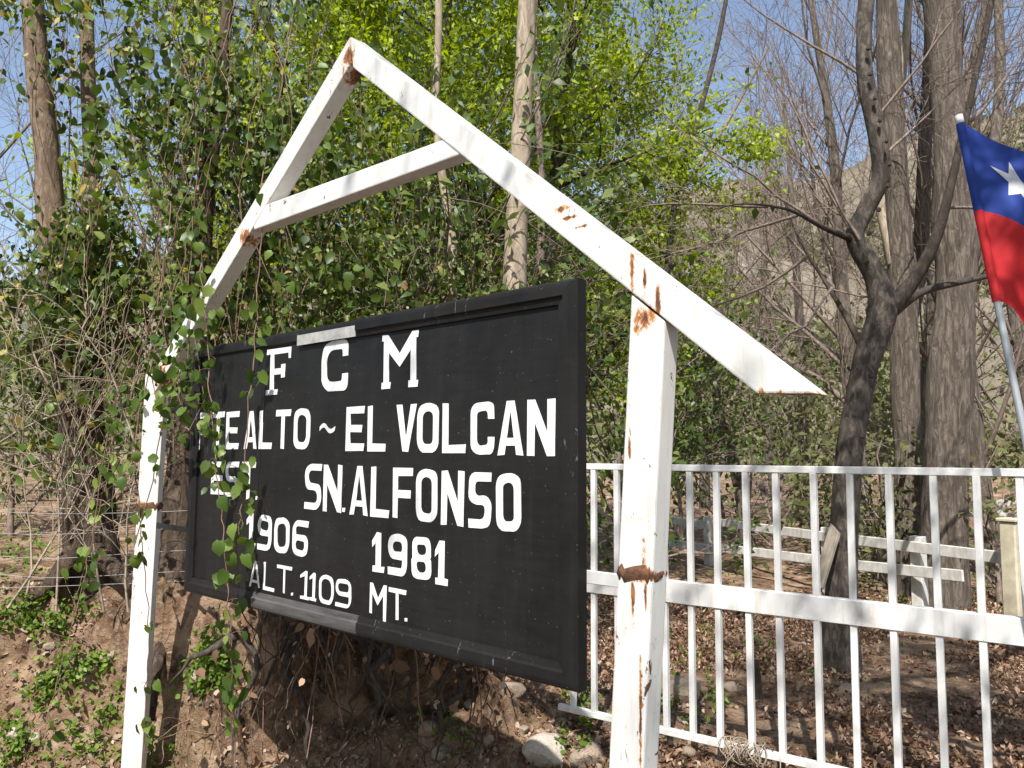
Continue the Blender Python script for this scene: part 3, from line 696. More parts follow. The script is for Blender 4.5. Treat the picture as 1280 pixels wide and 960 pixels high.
def cloth(u, v):
    """u metres along the fly, v metres down the hoist"""
    p = pt + axis * (.03 + v)
    droop = .50 + .16 * v / HL
    a = droop * (1 - math.exp(-u * 9)) + .18 * u
    L = u
    px_ = p + side * (L * math.cos(a)) + Vector((0, 0, -L * math.sin(a)))
    amp = .045 * (1 - math.exp(-u * 6))
    wv = math.sin(u * 13 + v * 5.5 + .4) * amp + math.sin(u * 5 - v * 9 + 1.0) * amp * .8
    px_ += dep * wv + side * (-.05 * (1 - math.exp(-u * 5)) * (v / HL) ** 2)
    return px_
def cloth_mat(name, col):
    m, nt, b = new_mat(name); b.inputs['Base Color'].default_value = (*col, 1); b.inputs['Roughness'].default_value = .75
    v = coords(nt, 'Object'); n = noise(nt, v, 180, 2); bump(nt, b, n, .15, .001)
    t = nt.nodes.new('ShaderNodeBsdfTranslucent'); t.inputs[0].default_value = (*col, 1); mx = nt.nodes.new('ShaderNodeMixShader'); mx.inputs[0].default_value = .25
    nt.links.new(b.outputs[0], mx.inputs[1]); nt.links.new(t.outputs[0], mx.inputs[2]); nt.links.new(mx.outputs[0], nt.nodes['Material Output'].inputs[0]); return m
mr, mbl, mw = cloth_mat('flag_red', (.62, .02, .025)), cloth_mat('flag_blue', (.018, .055, .33)), cloth_mat('flag_white', (.78, .78, .78))
def patch(name, u0, u1, v0, v1, mat, nu, nv, off=0.0):
    U = np.linspace(u0, u1, nu); Vv = np.linspace(v0, v1, nv); P_ = []
    for v in Vv:
        for u in U: P_.append(cloth(u, v) - fo)
    i = np.arange(nv - 1)[:, None] * nu + np.arange(nu - 1)[None]
    Fq = np.stack([i, i + 1, i + nu + 1, i + nu], -1).reshape(-1, 4)
    return obj(name, mesh_np(name, np.array([tuple(p) for p in P_]), Fq, 4, True, mat), flag)
canton = patch('blue_canton', 0, .4, 0, .4, mbl, 26, 26); patch('white_stripe', .4, FLY, 0, .4, mw, 44, 26); patch('red_stripe', 0, FLY, .4, HL, mr, 60, 26)
canton['label'] = 'blue canton carrying the white star'
sv = []; sc_ = (.205, .195)
ring = []
for i in range(10):
    a = -math.pi / 2 + i * math.pi / 5 ; r_ = .112 if i % 2 == 0 else .045
    ring.append((sc_[0] + r_ * math.cos(a), sc_[1] + r_ * math.sin(a)))
mbs = MB()
for sgn in (1, -1):
    Vs = []; Fs = []; nn = 7
    for (i) in range(10):
        a, b_ = ring[i], ring[(i + 1) % 10]; bi = len(Vs)
        for r_ in range(nn + 1):
            for c_ in range(2):
                e = (a, b_)[c_]; f_ = r_ / nn; u, v = sc_[0] + (e[0] - sc_[0]) * f_, sc_[1] + (e[1] - sc_[1]) * f_
                p = cloth(u, v); nu_ = (cloth(u + .004, v) - p).cross(cloth(u, v + .004) - p).normalized()
                Vs.append(tuple(p - fo + nu_ * (.0025 * sgn)))
        for r_ in range(nn): Fs.append((bi + r_*2, bi + r_*2 + 1, bi + r_*2 + 3, bi + r_*2 + 2))
    mbs.add(Vs, Fs)
obj('star', mbs.mesh('star', mw, True), canton)
# pole sleeve
slb = Tubes().add([pt + axis * .03 - fo, pt + axis * .43 - fo], [.0185, .0185], 10); obj('sleeve', slb.mesh('sleeve', mbl), flag)
slr = Tubes().add([pt + axis * .431 - fo, pt + axis * (.03 + HL) - fo], [.0185, .0185], 10); obj('sleeve', slr.mesh('sleeve', mr), flag)

# ================================================================== WHITE FENCES BEHIND THE GATE
MT['fence_white'] = simple_mat('fence_paint', (.68, .66, .61), .75, .35, 14, .3, (.42, .39, .34), (1, 1, .5))
MT['cream'] = simple_mat('cream_post_paint', (.6, .53, .38), .75, .35, 10, .3)
def rail_fence(name, label, cat, pieces, posts, mat):
    b0 = posts[0]; root = thing(name, label, cat, (b0[0], b0[1], gz(b0[0], b0[1])))
    o = root.location.copy()
    for a, c, hh, th in pieces:
        dv = (c - a); L_ = dv.length; me = bevel(MB().box(0, L_, -th/2, th/2, -hh/2, hh/2).mesh('rail', mat), .006)
        q = obj('rail', me, root); q.location = a - o; q.rotation_euler = dv.to_track_quat('X', 'Z').to_euler()
    for (x, y, top, w_) in posts:
        z0 = gz(x, y) - .2; me = bevel(MB().box(-w_/2, w_/2, -w_/2, w_/2, 0, top - z0).mesh('post', mat), .008)
        q = obj('post', me, root); q.location = Vector((x, y, z0)) - o; q.rotation_euler = (0, 0, .6)
    return root
pc = []
def zrail(y): return .85 * 1000 / (y - 580)
def rp(x, y): return at(x, y, zrail(y))
pc.append((rp(828, 649), rp(886, 656.5), .11, .03)); pc.append((rp(893, 652), rp(1040, 672), .11, .03)); pc.append((rp(1040, 671.5), rp(1252, 697), .11, .03))
def lpnt(x, y, yu): return at(x, y, zrail(yu) + .03)
pc.append((lpnt(826, 677, 649), lpnt(886, 686, 656.5), .11, .03)); pc.append((lpnt(886, 683, 656), lpnt(1032, 701, 672), .11, .03)); pc.append((lpnt(1036, 703, 671.5), lpnt(1204, 720, 692), .11, .03))
posts = []
for x, y in ((886, 655), (1036, 671), (1150, 684)):
    p = rp(x, y); posts.append((p.x + .03, p.y + .1, p.z + .1, .12))
rail_fence('rail_fence', 'low white two-rail timber fence seen through the gate bars', 'fence', pc, posts, MT['fence_white'])
p = at(1266, 700, 7.0); zp = at(1262, 652, 7.0).z
gp = thing('boundary_post', 'thick cream timber post at the end of the white rail fence', 'post', (p.x, p.y, gz(p.x, p.y)))
obj('shaft', bevel(MB().box(-.07, .07, -.07, .07, -.2, zp - gz(p.x, p.y)).mesh('shaft', MT['cream']), .012), gp, rz=.5)
obj('cap_board', bevel(MB().box(-.085, .085, -.085, .085, zp - gz(p.x, p.y) + .001, zp - gz(p.x, p.y) + .03).mesh('cap_board', MT['cream']), .006), gp, rz=.5)
pc = [(at(1205, 629, 14), at(1310, 630, 13), .08, .03), (at(1205, 643, 14), at(1310, 645, 13), .08, .03)]
posts = []
for x in (1222, 1250, 1278):
    q = at(x, 624, 14 - (x - 1205) / 105 + .05); posts.append((q.x, q.y, q.z, .09))
rail_fence('far_rail_fence', 'short bright white rail fence far off beside the cream post', 'fence', pc, posts, MT['fence_white'])

# ================================================================== TREES
def grow(r, p, d, L, rad, lvl, P, out, tips):
    """recursive branch: appends (points, radii, level); P holds per-level lists"""
    n = P['seg'][lvl]; pts = [p.copy()]; rads = [rad]; dirs = [d.copy()]
    tap = P['taper'][lvl]
    for i in range(n):
        d = d + Vector((r.gauss(0, 1), r.gauss(0, 1), r.gauss(0, 1))) * P['wander'][lvl] + Vector((0, 0, P['up'][lvl]))
        d.normalize(); p = p + d * (L / n); pts.append(p.copy()); rads.append(rad * (1 - (1 - tap) * (i + 1) / n)); dirs.append(d.copy())
    out.append((pts, rads, lvl))
    if lvl + 1 < len(P['seg']):
        nc = P['n'][lvl]; nc = max(1, int(round(nc * r.uniform(.75, 1.25))))
        for c in range(nc):
            f = P['start'][lvl] + (1 - P['start'][lvl]) * ((c + r.random()) / nc); f = min(f, .995); x = f * n; i = int(x); a = x - i
            q = pts[i].lerp(pts[i + 1], a); dd = dirs[i + 1]; az = r.uniform(0, 6.283) if not P.get('phyl') else c * 2.4 + r.uniform(-.4, .4)
            o_ = dd.orthogonal().normalized(); o_.rotate(Quaternion(dd, az)); an = P['ang'][lvl] * r.uniform(.7, 1.3)
            nd = (dd * math.cos(an) + o_ * math.sin(an)).normalized()
            cr_ = rads[i] * P['rr'][lvl] * r.uniform(.7, 1.05)
            grow(r, q, nd, L * P['lr'][lvl] * r.uniform(.65, 1.2) * (1.15 - .55 * f if P.get('cone') else 1), max(cr_, P['rmin']), lvl + 1, P, out, tips)
    else:
        tips.append(pts)
def tree_meshes(name, branches, mat, twig, sides=(12, 7, 5, 3, 3), split=1, rough=.06, seed=0):
    a, b_ = Tubes(), Tubes()
    for pts, rads, l in branches:
        P_ = [tuple(p) for p in pts]
        if l == 0: a.add(spline(P_, 3), np.interp(np.linspace(0, 1, 3 * (len(P_) - 1) + 1), np.linspace(0, 1, len(P_)), rads), sides[0], rough=rough, seed=seed)
        else: (a if l < split else b_).add(P_, rads, sides[min(l, 4)])
    return a.mesh(name + '_trunk', mat), (b_.mesh(name + '_branches', twig) if b_.V else None)

BARE = dict(seg=[9, 7, 5, 3], wander=[.035, .09, .13, .15], up=[.02, .09, .06, .03], taper=[.2, .2, .25, .4], n=[26, 9, 6], start=[.15, .15, .1], ang=[.55, .6, .6], rr=[.38, .5, .55], lr=[.38, .45, .5], rmin=.0035, cone=True)
OPEN = dict(seg=[7, 7, 6, 4], wander=[.07, .13, .17, .2], up=[.02, .05, .03, .0], taper=[.06, .2, .25, .4], n=[9, 10, 7], start=[.3, .2, .15], ang=[.75, .7, .65], rr=[.5, .5, .55], lr=[.62, .5, .5], rmin=.0035)
def bare_proto(seed, P, h, rad):
    r = random.Random(seed); out, tips = [], []
    grow(r, Vector((0, 0, -.1)), Vector((r.gauss(0, .05), r.gauss(0, .05), 1)).normalized(), h, rad, 0, P, out, tips)
    return tree_meshes('bare_tree', out, MT['bark_pop'], MT['twig'], (10, 5, 4, 3, 3), 1, .05, seed)
PROT = [bare_proto(1, BARE, 10, .13), bare_proto(2, BARE, 9, .11), bare_proto(3, OPEN, 7.5, .12), bare_proto(4, OPEN, 6.5, .1)]
def bare(px, Y, proto, s, rz, label, lean=(0, 0), group='bare trees on the right'):
    p = at(px, 580, Y); z = gz(p.x, p.y) if Y < 33 else float(hill_h(np.array([p.x]), np.array([p.y]))[0])
    t = thing('bare_tree', label, 'tree', (p.x, p.y, z), rz, group); t.scale = (s, s, s); t.rotation_euler = (lean[0], lean[1], rz)
    obj('trunk', PROT[proto][0], t); obj('branches', PROT[proto][1], t); return t
for a in [(935, 13, 2, 1.0, .4, 'slender bare tree with spreading twigs left of the crooked tree'), (1010, 16, 0, 1.0, 1.2, 'pale bare tree behind the white rail fence, left of the crooked trunk'),
          (1085, 11.5, 0, 1.05, 2.0, 'upright bare tree directly behind the crooked trunk'), (1150, 12.5, 1, 1.2, .9, 'bare upright tree between the two thick trunks'), (1232, 10.5, 0, 1.0, 3.1, 'bare upright tree just right of the thickest trunk, behind the flag'),
          (1300, 12, 1, 1.1, 4.0, 'bare tree at the right edge behind the flag'), (880, 19, 3, 1.35, 5.0, 'bare twiggy tree in front of the hillside, left of the slender one'), (970, 22, 1, 1.3, 2.6, 'far bare tree in front of the hillside'),
          (1110, 18, 2, 1.3, 1.7, 'far bare spreading tree behind the thick trunks'), (1190, 21, 3, 1.4, .3, 'far bare spreading tree low behind the flag'), (60, 13, 3, 1.0, 1.0, 'bare tree behind the ivy-clad trunk at the left edge'), (330, 11, 0, .95, 2.2, 'bare upright tree behind the ivy curtain'), (230, 9.5, 1, .9, 3.3, 'bare slim tree behind the ivy, above the left post'), (-60, 11, 2, 1.0, 3.3, 'bare spreading tree showing twigs in the sky at far left')]:
    bare(*a, group='bare trees on the right' if a[0] > 800 else 'bare trees on the left')

def path_tree(name, label, cat, Y, path, mat, extra=(), sides=24, rough=.09, seed=1, group=None, rootflare=1.35):
    """trunk along measured sight lines: path rows (px, py, width px, dY)"""
    W3 = [at(x, y, Y + dy) for x, y, w_, dy in path]; R3 = [w_ / 2 / FPX * (Y + dy) for x, y, w_, dy in path]
    b0 = W3[0].copy(); zg = gz(b0.x, b0.y); 
    W3 = [Vector((b0.x, b0.y, zg - .25))] + W3; R3 = [R3[0] * rootflare] + R3
    t = thing(name, label, cat, (b0.x, b0.y, zg), 0, group); o = Vector((b0.x, b0.y, zg))
    n = 7; c = spline([tuple(p - o) for p in W3], n); rr = np.interp(np.arange(len(c)) / n, np.arange(len(R3)), R3)
    q = obj('trunk', Tubes().add(c, rr, sides, rough=rough, seed=seed).mesh('trunk', mat), t)
    for (epath, nm, m2) in extra:
        E3 = [at(x, y, Y + dy) - o for x, y, w_, dy in epath]; ER = [w_ / 2 / FPX * (Y + dy) for x, y, w_, dy in epath]
        c = spline([tuple(p) for p in E3], 6); rr = np.interp(np.arange(len(c)) / 6, np.arange(len(ER)), ER)
        obj(nm, Tubes().add(c, rr, 10, rough=.05, seed=seed + 3).mesh(nm, m2), t)
    return t, o
def twigs_on(t, o, starts, seed, P, mat, name='branches'):
    r = random.Random(seed); tb = Tubes()
    for (p, d, L_, rad) in starts:
        out, tips = [], []; grow(r, p - o, d.normalized(), L_, rad, 0, P, out, tips)
        for pts, rads, l in out: tb.add([tuple(q) for q in pts], rads, 4 if l == 0 else 3)
    return obj(name, tb.mesh(name, mat), t)
TW = dict(seg=[7, 5, 4], wander=[.12, .16, .2], up=[.02, .0, -.01], taper=[.25, .3, .4], n=[9, 6], start=[.15, .1], ang=[.7, .7], rr=[.5, .55], lr=[.5, .5], rmin=.003)

# crooked dark tree behind the gate
ct, o = path_tree('crooked_tree', 'crooked dark tree with forked, S-shaped trunk behind the gate', 'tree', 6.2,
    [(1050, 846, 54, 0), (1052, 760, 40, 0), (1055, 660, 36, 0), (1063, 560, 34, 0), (1081, 460, 32, 0), (1102, 390, 36, 0), (1094, 345, 28, 0), (1069, 298, 23, 0), (1083, 262, 22, 0), (1101, 222, 22, -.05), (1097, 170, 22, -.1), (1082, 100, 21, -.1), (1080, 40, 20, -.1), (1084, -40, 21, -.1), (1070, -220, 18, 0)],
    MT['bark_grey'], [([(1108, 392, 24, 0), (1146, 345, 16, -.1), (1172, 292, 14, -.2), (1190, 225, 11, -.3), (1214, 120, 8, -.4), (1236, 20, 8, -.4), (1250, -80, 4, -.4)], 'branch', MT['bark_dark']),
                      ([(1104, 398, 18, 0), (1150, 366, 10, .2), (1195, 354, 8, .4), (1250, 342, 6, .6), (1300, 330, 5, .8)], 'branch', MT['bark_dark']),
                      ([(1068, 300, 10, 0), (1030, 285, 6, -.2), (985, 262, 4, -.4), (930, 255, 2, -.5), (890, 262, 1, -.5)], 'branch', MT['bark_dark']),
                      ([(1081, 440, 11, 0), (1060, 400, 7, .2), (1030, 350, 5, .4), (1000, 300, 3, .5), (975, 240, 1, .5)], 'branch', MT['bark_dark'])], seed=5)
twigs_on(ct, o, [(at(x, y, 6.1), (at(x2, y2, 6.1 + dy) - at(x, y, 6.1)), L_, .014) for x, y, x2, y2, dy, L_ in
    [(1000, 268, 850, 330, -.4, 1.6), (1030, 285, 880, 200, .3, 1.6), (960, 258, 820, 270, 0, 1.3), (1010, 320, 900, 420, .2, 1.4), (1075, 300, 940, 120, .5, 1.9), (1085, 160, 1180, 30, -.2, 1.5), (1085, 100, 960, -20, .2, 1.8), (1040, 360, 960, 470, -.3, 1.1), (1100, 200, 1190, 150, .3, 1.2), (1205, 160, 1300, 80, .2, 1.4), (1180, 260, 1290, 250, .5, 1.2)]], 8, TW, MT['twig'])
# the two thick grey trunks
path_tree('thick_tree', 'thickest grey tree trunk with furrowed bark beside the flag', 'tree', 8.7, [(1178, 790, 70, 0), (1180, 700, 58, 0), (1182, 600, 54, 0), (1189, 450, 50, 0), (1194, 330, 48, 0), (1190, 200, 46, 0), (1180, 60, 40, 0), (1172, -60, 46, 0), (1165, -260, 36, 0)], MT['bark_pop'],
    [([(1188, 440, 20, 0), (1212, 330, 17, .2), (1236, 230, 14, .5), (1250, 100, 13, .8), (1246, -40, 10, 1)], 'branch', MT['bark_pop'])], 44, .13, 11)
path_tree('pale_thick_tree', 'pale thick tree trunk right behind the crooked tree', 'tree', 9.6, [(1140, 760, 46, 0), (1137, 640, 37, 0), (1133, 500, 34, 0), (1128, 380, 34, 0), (1122, 250, 32, 0), (1114, 120, 30, 0), (1108, 0, 28, 0), (1100, -200, 28, 0)], MT['bark_pop'],
    [([(1130, 420, 26, 0), (1150, 320, 20, .2), (1156, 180, 16, .3), (1162, 30, 12, .4), (1160, -150, 8, .5)], 'branch', MT['bark_pop']), ([(1120, 330, 20, 0), (1100, 220, 14, .2), (1128, 90, 11, .3), (1140, -60, 9, .3)], 'branch', MT['bark_pale'])], 36, .12, 12)
# pale poplar stems in the middle
path_tree('poplar', 'straight pale poplar stem rising behind the sign and rafter', 'tree', 6.4, [(640, 470, 34, 0), (643, 360, 31, 0), (646, 280, 29, 0), (652, 160, 27, 0), (658, 40, 25, 0), (662, -80, 20, 0), (668, -300, 14, 0)], MT['bark_pale'], [], 16, .05, 21)
path_tree('thin_poplar', 'thin curved pale stem seen under the tie beam', 'tree', 6.3, [(562, 470, 13, 0), (566, 350, 12, 0), (564, 290, 12, 0), (553, 220, 11, 0), (545, 140, 10, 0), (548, 50, 10, 0), (550, -40, 9, 0), (560, -250, 6, 0)], MT['bark_pale'],
    [([(564, 300, 6, 0), (556, 240, 5, 0), (540, 190, 4, .1)], 'branch', MT['twig'])], 12, .05, 22)
path_tree('slim_stem', 'slim twisted stem close to the right of the pale poplar', 'tree', 7.7, [(672, 470, 11, 0), (674, 350, 10, 0), (678, 250, 9, 0), (672, 130, 9, 0), (668, 20, 8, 0), (680, -120, 6, 0)], MT['twig'], [], 10, .05, 23)
path_tree('slim_stem', 'slim dark leaning sapling right of the rafter top', 'tree', 8.0, [(822, 520, 11, 0), (826, 420, 10, 0), (835, 330, 9, 0), (846, 240, 8, 0), (872, 150, 7, .2), (900, 40, 6, .4), (920, -80, 4, .5)], MT['bark_dark'], [([(846, 250, 5, 0), (905, 160, 4, .2), (960, 60, 3, .3)], 'branch', MT['twig'])], 10, .05, 24)

# leafy trees
LEAFY = dict(seg=[7, 6, 5, 4], wander=[.05, .13, .17, .2], up=[.03, .05, .02, -.02], taper=[.1, .25, .3, .4], n=[19, 9, 6], start=[.2, .2, .15], ang=[.85, .75, .7], rr=[.4, .5, .55], lr=[.34, .5, .5], rmin=.004)
def leafy(name, label, px, Y, h, rad, seed, lmat, bark, per, size, spread, P=LEAFY, group=None, lean=0.0, keep=None):
    r = random.Random(seed); nr = np.random.default_rng(seed); p = at(px, 580, Y); z = gz(p.x, p.y)
    out, tips = [], []
    grow(r, Vector((0, 0, -.2)), Vector((lean, r.gauss(0, .03), 1)).normalized(), h, rad, 0, P, out, tips)
    tk, br = tree_meshes(name, out, bark, bark, (14, 6, 4, 3, 3), 1, .07, seed)
    t = thing(name, label, 'tree', (p.x, p.y, z), 0, group)
    obj('trunk', tk, t); obj('branches', br, t)
    C = np.array([tuple(q) for tp in tips for q in tp[1:]])
    pos = np.repeat(C, per, 0) + nr.normal(size=(len(C) * per, 3)) * spread
    if keep is not None: pos = pos[keep(pos)]
    dens = fbm(pos[:, 0] * 1.3 + seed, pos[:, 1] * 1.3, pos[:, 2] * 1.3, 2, seed) > -.42
    pos = pos[dens]
    o_ = obj('crown', leaf_mesh('crown', pos, size * (.6 + .8 * nr.random(len(pos))), rand_frames(len(pos), nr, (-.2, -.5, .9), .3), lmat, 'small'), t); o_['kind'] = 'stuff'
    return t
leafy('elm_tree', 'bright green leafy tree behind the gable peak', 520, 8.6, 7.2, .13, 31, MT['elm'], MT['bark_dark'], 11, .07, .085)
leafy('elm_tree', 'bright green leafy tree with dark trunk right of the pale poplar', 690, 9.0, 7.6, .16, 32, MT['elm'], MT['bark_dark'], 11, .07, .085)
leafy('elm_tree', 'yellow-green leafy tree left of the gable peak', 430, 10.5, 8.5, .14, 33, MT['elm'], MT['bark_dark'], 11, .08, .10)
leafy('elm_tree', 'far green tree filling the gap behind the poplar stem', 620, 12.5, 9.0, .17, 34, MT['elm'], MT['bark_dark'], 6, .11, .2)
SHR = dict(seg=[4, 5, 4], wander=[.1, .18, .22], up=[.05, .04, 0], taper=[.5, .35, .4], n=[12, 8], start=[.1, .15], ang=[.8, .7], rr=[.55, .55], lr=[.75, .5], rmin=.003)
shr = [(775, 7.6, 2.3, 'shrub', 'dense green shrub between the sign\'s right edge and the right post'), (850, 13, 3.0, 'shrub', 'green shrub just right of the right post, under the rafter'), (905, 14, 2.8, 'shrub', 'green shrub under the rafter\'s lower end'),
       (970, 12, 2.3, 'olive', 'olive shrub behind the rail fence, right of the rafter\'s end'), (1020, 10.5, 1.2, 'olive', 'olive shrub low beside the crooked tree\'s left side'), (1105, 10, 1.5, 'olive', 'olive shrub in the gap between crooked and pale trunks'), (1240, 9.0, 1.7, 'olive', 'olive shrub below the flag, beside the thickest trunk'),
       (1290, 11, 2.0, 'olive', 'olive shrub at the right edge below the flag'), (700, 8.2, 3.0, 'shrub', 'tall green shrub behind the sign\'s top right corner'), (600, 7.2, 3.0, 'shrub', 'green shrub behind the top edge of the sign, under the tie beam'), (520, 7.0, 2.9, 'shrub', 'dark shrub behind the sign above the letter M'),
       (440, 6.8, 3.0, 'shrub', 'dark shrub behind the sign above the letter C'), (1170, 14, 2.2, 'olive', 'far olive shrub behind the thick trunks'), (930, 17, 3.5, 'olive', 'tall olive shrub far behind the rail fence'), (20, 8.5, 1.6, 'olive', 'olive shrub low at the far left edge'), (120, 9.5, 2.0, 'shrub', 'green shrub behind the ivy-clad trunk'), (1060, 16, 3.2, 'olive', 'tall olive shrub far behind the crooked tree')]
for i, (px, Y, h, mt_, lb) in enumerate(shr):
    leafy('shrub', lb, px, Y, h, .035, 60 + i, MT[mt_], MT['twig'], 5 if mt_ == 'shrub' else 3, .07 + .003 * Y, .12, SHR, 'shrubs behind the sign and gate')

# ================================================================== OLD IVY-CLAD TREE AND IVY (left)
old, oo = path_tree('old_tree', 'old broken trunk with stout stems wrapped in ivy at left', 'tree', 5.7,
    [(116, 735, 74, 0), (112, 650, 60, 0), (106, 560, 52, 0), (98, 450, 56, 0), (90, 370, 62, 0), (86, 310, 58, 0), (82, 290, 40, 0), (80, 286, 6, 0)], MT['bark_old'],
    [([(70, 330, 36, 0), (64, 270, 34, 0), (58, 180, 29, -.05), (48, 100, 28, -.1), (42, 20, 27, -.15), (36, -80, 24, -.15), (30, -250, 16, -.1)], 'stem', MT['bark_stem']),
     ([(104, 350, 34, .1), (112, 280, 24, .2), (114, 200, 20, .25), (110, 100, 18, .3), (108, 0, 17, .3), (106, -120, 14, .3), (100, -280, 8, .3)], 'stem', MT['bark_stem']),
     ([(120, 690, 26, -.15), (155, 722, 20, -.35), (180, 742, 14, -.5), (200, 770, 10, -.6)], 'root', MT['bark_old']),
     ([(92, 690, 26, -.2), (60, 735, 18, -.4), (30, 752, 12, -.5)], 'root', MT['bark_old'])], 22, .16, 41)
path_tree('leaning_tree', 'short leaning trunk with exposed roots behind the left end of the sign', 'tree', 5.25,
    [(214, 806, 44, -.15), (214, 740, 48, -.05), (220, 660, 44, 0), (232, 560, 40, .1), (246, 440, 36, .15), (250, 330, 30, .2), (262, 200, 24, .2), (280, 60, 16, .2), (290, -100, 8, .2)], MT['bark_old'],
    [([(206, 790, 20, -.2), (196, 840, 11, -.42), (190, 900, 7, -.6)], 'root', MT['bark_old']), ([(224, 790, 20, -.2), (238, 850, 12, -.45), (250, 900, 7, -.6)], 'root', MT['bark_old'])], 18, .16, 43)

IVY_LEAF = []
for i in range(4):
    v = LEAF_HEART_V.copy(); v[:, 2] += .10 * np.sin(v[:, 1] * 4 + i) * (i % 3 - 1); v[:, 0] *= .9 + .07 * i
    IVY_LEAF.append(mesh_np('leaf', v, LEAF_HEART_F, 3, False, MT['ivy_one']))
def place_leaves(parent, pos, size, frames, origin):
    for p, s_, f in zip(pos, size, frames):
        q = bpy.data.objects.new('leaf', IVY_LEAF[rng.randrange(4)]); COL.objects.link(q); q.parent = parent
        m4 = Matrix.Identity(4)
        for i in range(3):
            for j in range(3): m4[i][j] = float(f[i, j]) * float(s_)
        m4.translation = Vector(p) - origin; q.matrix_basis = m4
def ivy(label, regions, seed, singles, lsize=.062, step=.05, yellow=0, extra_pts=None, mat='ivy', name='ivy', cat='ivy', group='ivy on the left'):
    r = random.Random(seed); nr = np.random.default_rng(seed); tb = Tubes(); pos = []
    for (x0, x1, t0, t1, b0, b1, Y0, Y1, cnt) in regions:
        for i in range(cnt):
            x = r.uniform(x0, x1); Y = r.uniform(Y0, Y1); p = at(x, r.uniform(t0, t1), Y); zb = at(x, r.uniform(b0, b1), Y).z; zb = min(zb, p.z - .25)
            d = Vector((r.gauss(0, .25), r.gauss(0, .2), -1)); pts = [tuple(p)]; sg = .16
            while p.z > zb and len(pts) < 60:
                d = d * .8 + Vector((r.gauss(0, .24), r.gauss(0, .2), -.3)); d.normalize(); p = p + d * sg; pts.append(tuple(p))
            if len(pts) < 3: continue
            if r.random() < .3: tb.add(pts, np.full(len(pts), r.uniform(.0018, .004)), 4)
            a = np.array(pts); L_ = (len(a) - 1) * sg; nl = int(L_ / step); dens = r.uniform(.6, 1.25)
            nl = int(nl * dens); f = nr.random(nl) * (len(a) - 1.001); k_ = f.astype(int); w_ = (f - k_)[:, None]
            c = a[k_] * (1 - w_) + a[k_ + 1] * w_ + nr.normal(size=(nl, 3)) * np.array([.05, .05, .03]); pos.append(c)
    if extra_pts is not None: pos.append(extra_pts)
    pos = np.concatenate(pos)
    cn = fbm(pos[:, 0] * 2.4 + seed, pos[:, 1] * 2.4, pos[:, 2] * 2.0, 2, seed)
    pos = pos[cn + .35 * (nr.random(len(pos)) - .5) > -.06]
    # leaf pads: sprays of leaves that stand out from the curtain
    kp = pos[nr.integers(0, len(pos), len(pos) // 26)]
    pads = np.repeat(kp, 14, 0) + nr.normal(size=(len(kp) * 14, 3)) * np.array([.10, .07, .075]) + np.array([0, -.08, 0])
    pos = np.concatenate([pos, pads]); n = len(pos)
    fr = rand_frames(n, nr, (-.25, -.8, .55), 1.1); sz = lsize * (.35 + 1.05 * nr.random(n) ** 1.3)
    b0 = Vector((float(pos[:, 0].mean()), float(pos[:, 1].mean()), 0)); b0.z = gz(b0.x, b0.y)
    t = thing(name, label, cat, b0, 0, group); ob = np.array(tuple(b0))
    tb.V = [v - ob for v in tb.V]; obj('stems', tb.mesh('stems', MT['stem']), t)
    order = np.argsort(pos[:, 1] - 2.2 * sz * 10)            # the nearest, largest leaves become leaves of their own
    own = order[:singles]; rest = order[singles:]
    if yellow:
        ye = rest[nr.random(len(rest)) < yellow]; rest = np.setdiff1d(rest, ye)
        q = obj('yellow_leaves', leaf_mesh('yellow_leaves', pos[ye] - ob, sz[ye] * 1.5, fr[ye], MT['yellow']), t); q['kind'] = 'stuff'
    q = obj('foliage', leaf_mesh('foliage', pos[rest] - ob, sz[rest], fr[rest], MT[mat]), t); q['kind'] = 'stuff'
    place_leaves(t, pos[own], sz[own], fr[own], b0); return t
ivy('dense dark ivy curtain hanging between the old trunk and the left rafter', [(150, 330, -60, 150, 300, 560, 4.95, 6.0, 105), (200, 300, 150, 300, 420, 600, 4.9, 5.6, 40), (110, 200, 60, 240, 300, 480, 5.0, 5.8, 45)], 71, 300, .064)
ivy('ivy with some yellow leaves wrapped round the old broken trunk', [(0, 130, -60, 20, 60, 200, 5.3, 6.0, 22), (18, 84, -60, 60, 60, 190, 5.25, 5.6, 16), (30, 110, 250, 300, 330, 420, 5.25, 5.6, 12), (20, 150, 180, 300, 330, 460, 5.2, 5.9, 40), (60, 170, 300, 420, 520, 640, 5.2, 5.7, 24), (0, 60, 300, 420, 420, 600, 5.0, 6.2, 20)], 72, 240, .062, yellow=.05)
ivy('ivy trailing behind the left rafter and tie beam above the sign', [(300, 430, -60, 200, 330, 430, 5.3, 6.8, 90), (400, 600, 230, 320, 400, 450, 5.6, 6.8, 60), (330, 470, 150, 300, 380, 440, 5.2, 6.2, 50)], 73, 240, .06)

ivy('ivy wrapping the foot of the left rafter and the top of the left post', [(186, 262, 300, 400, 410, 520, 4.0, 4.25, 11), (150, 220, 400, 470, 490, 600, 4.15, 4.4, 8), (228, 246, 420, 450, 500, 680, 3.95, 4.0, 4)], 74, 150, .06)
ivy('dry brown tangle of dead vines hanging in the shade below the sign', [(300, 470, 690, 760, 790, 880, 4.0, 4.5, 60), (320, 450, 730, 780, 860, 940, 4.0, 4.4, 40), (470, 640, 720, 800, 820, 890, 4.0, 4.4, 40)], 75, 0, .05, .055, mat='dry', name='dead_vine_tangle', cat='vine', group=None)
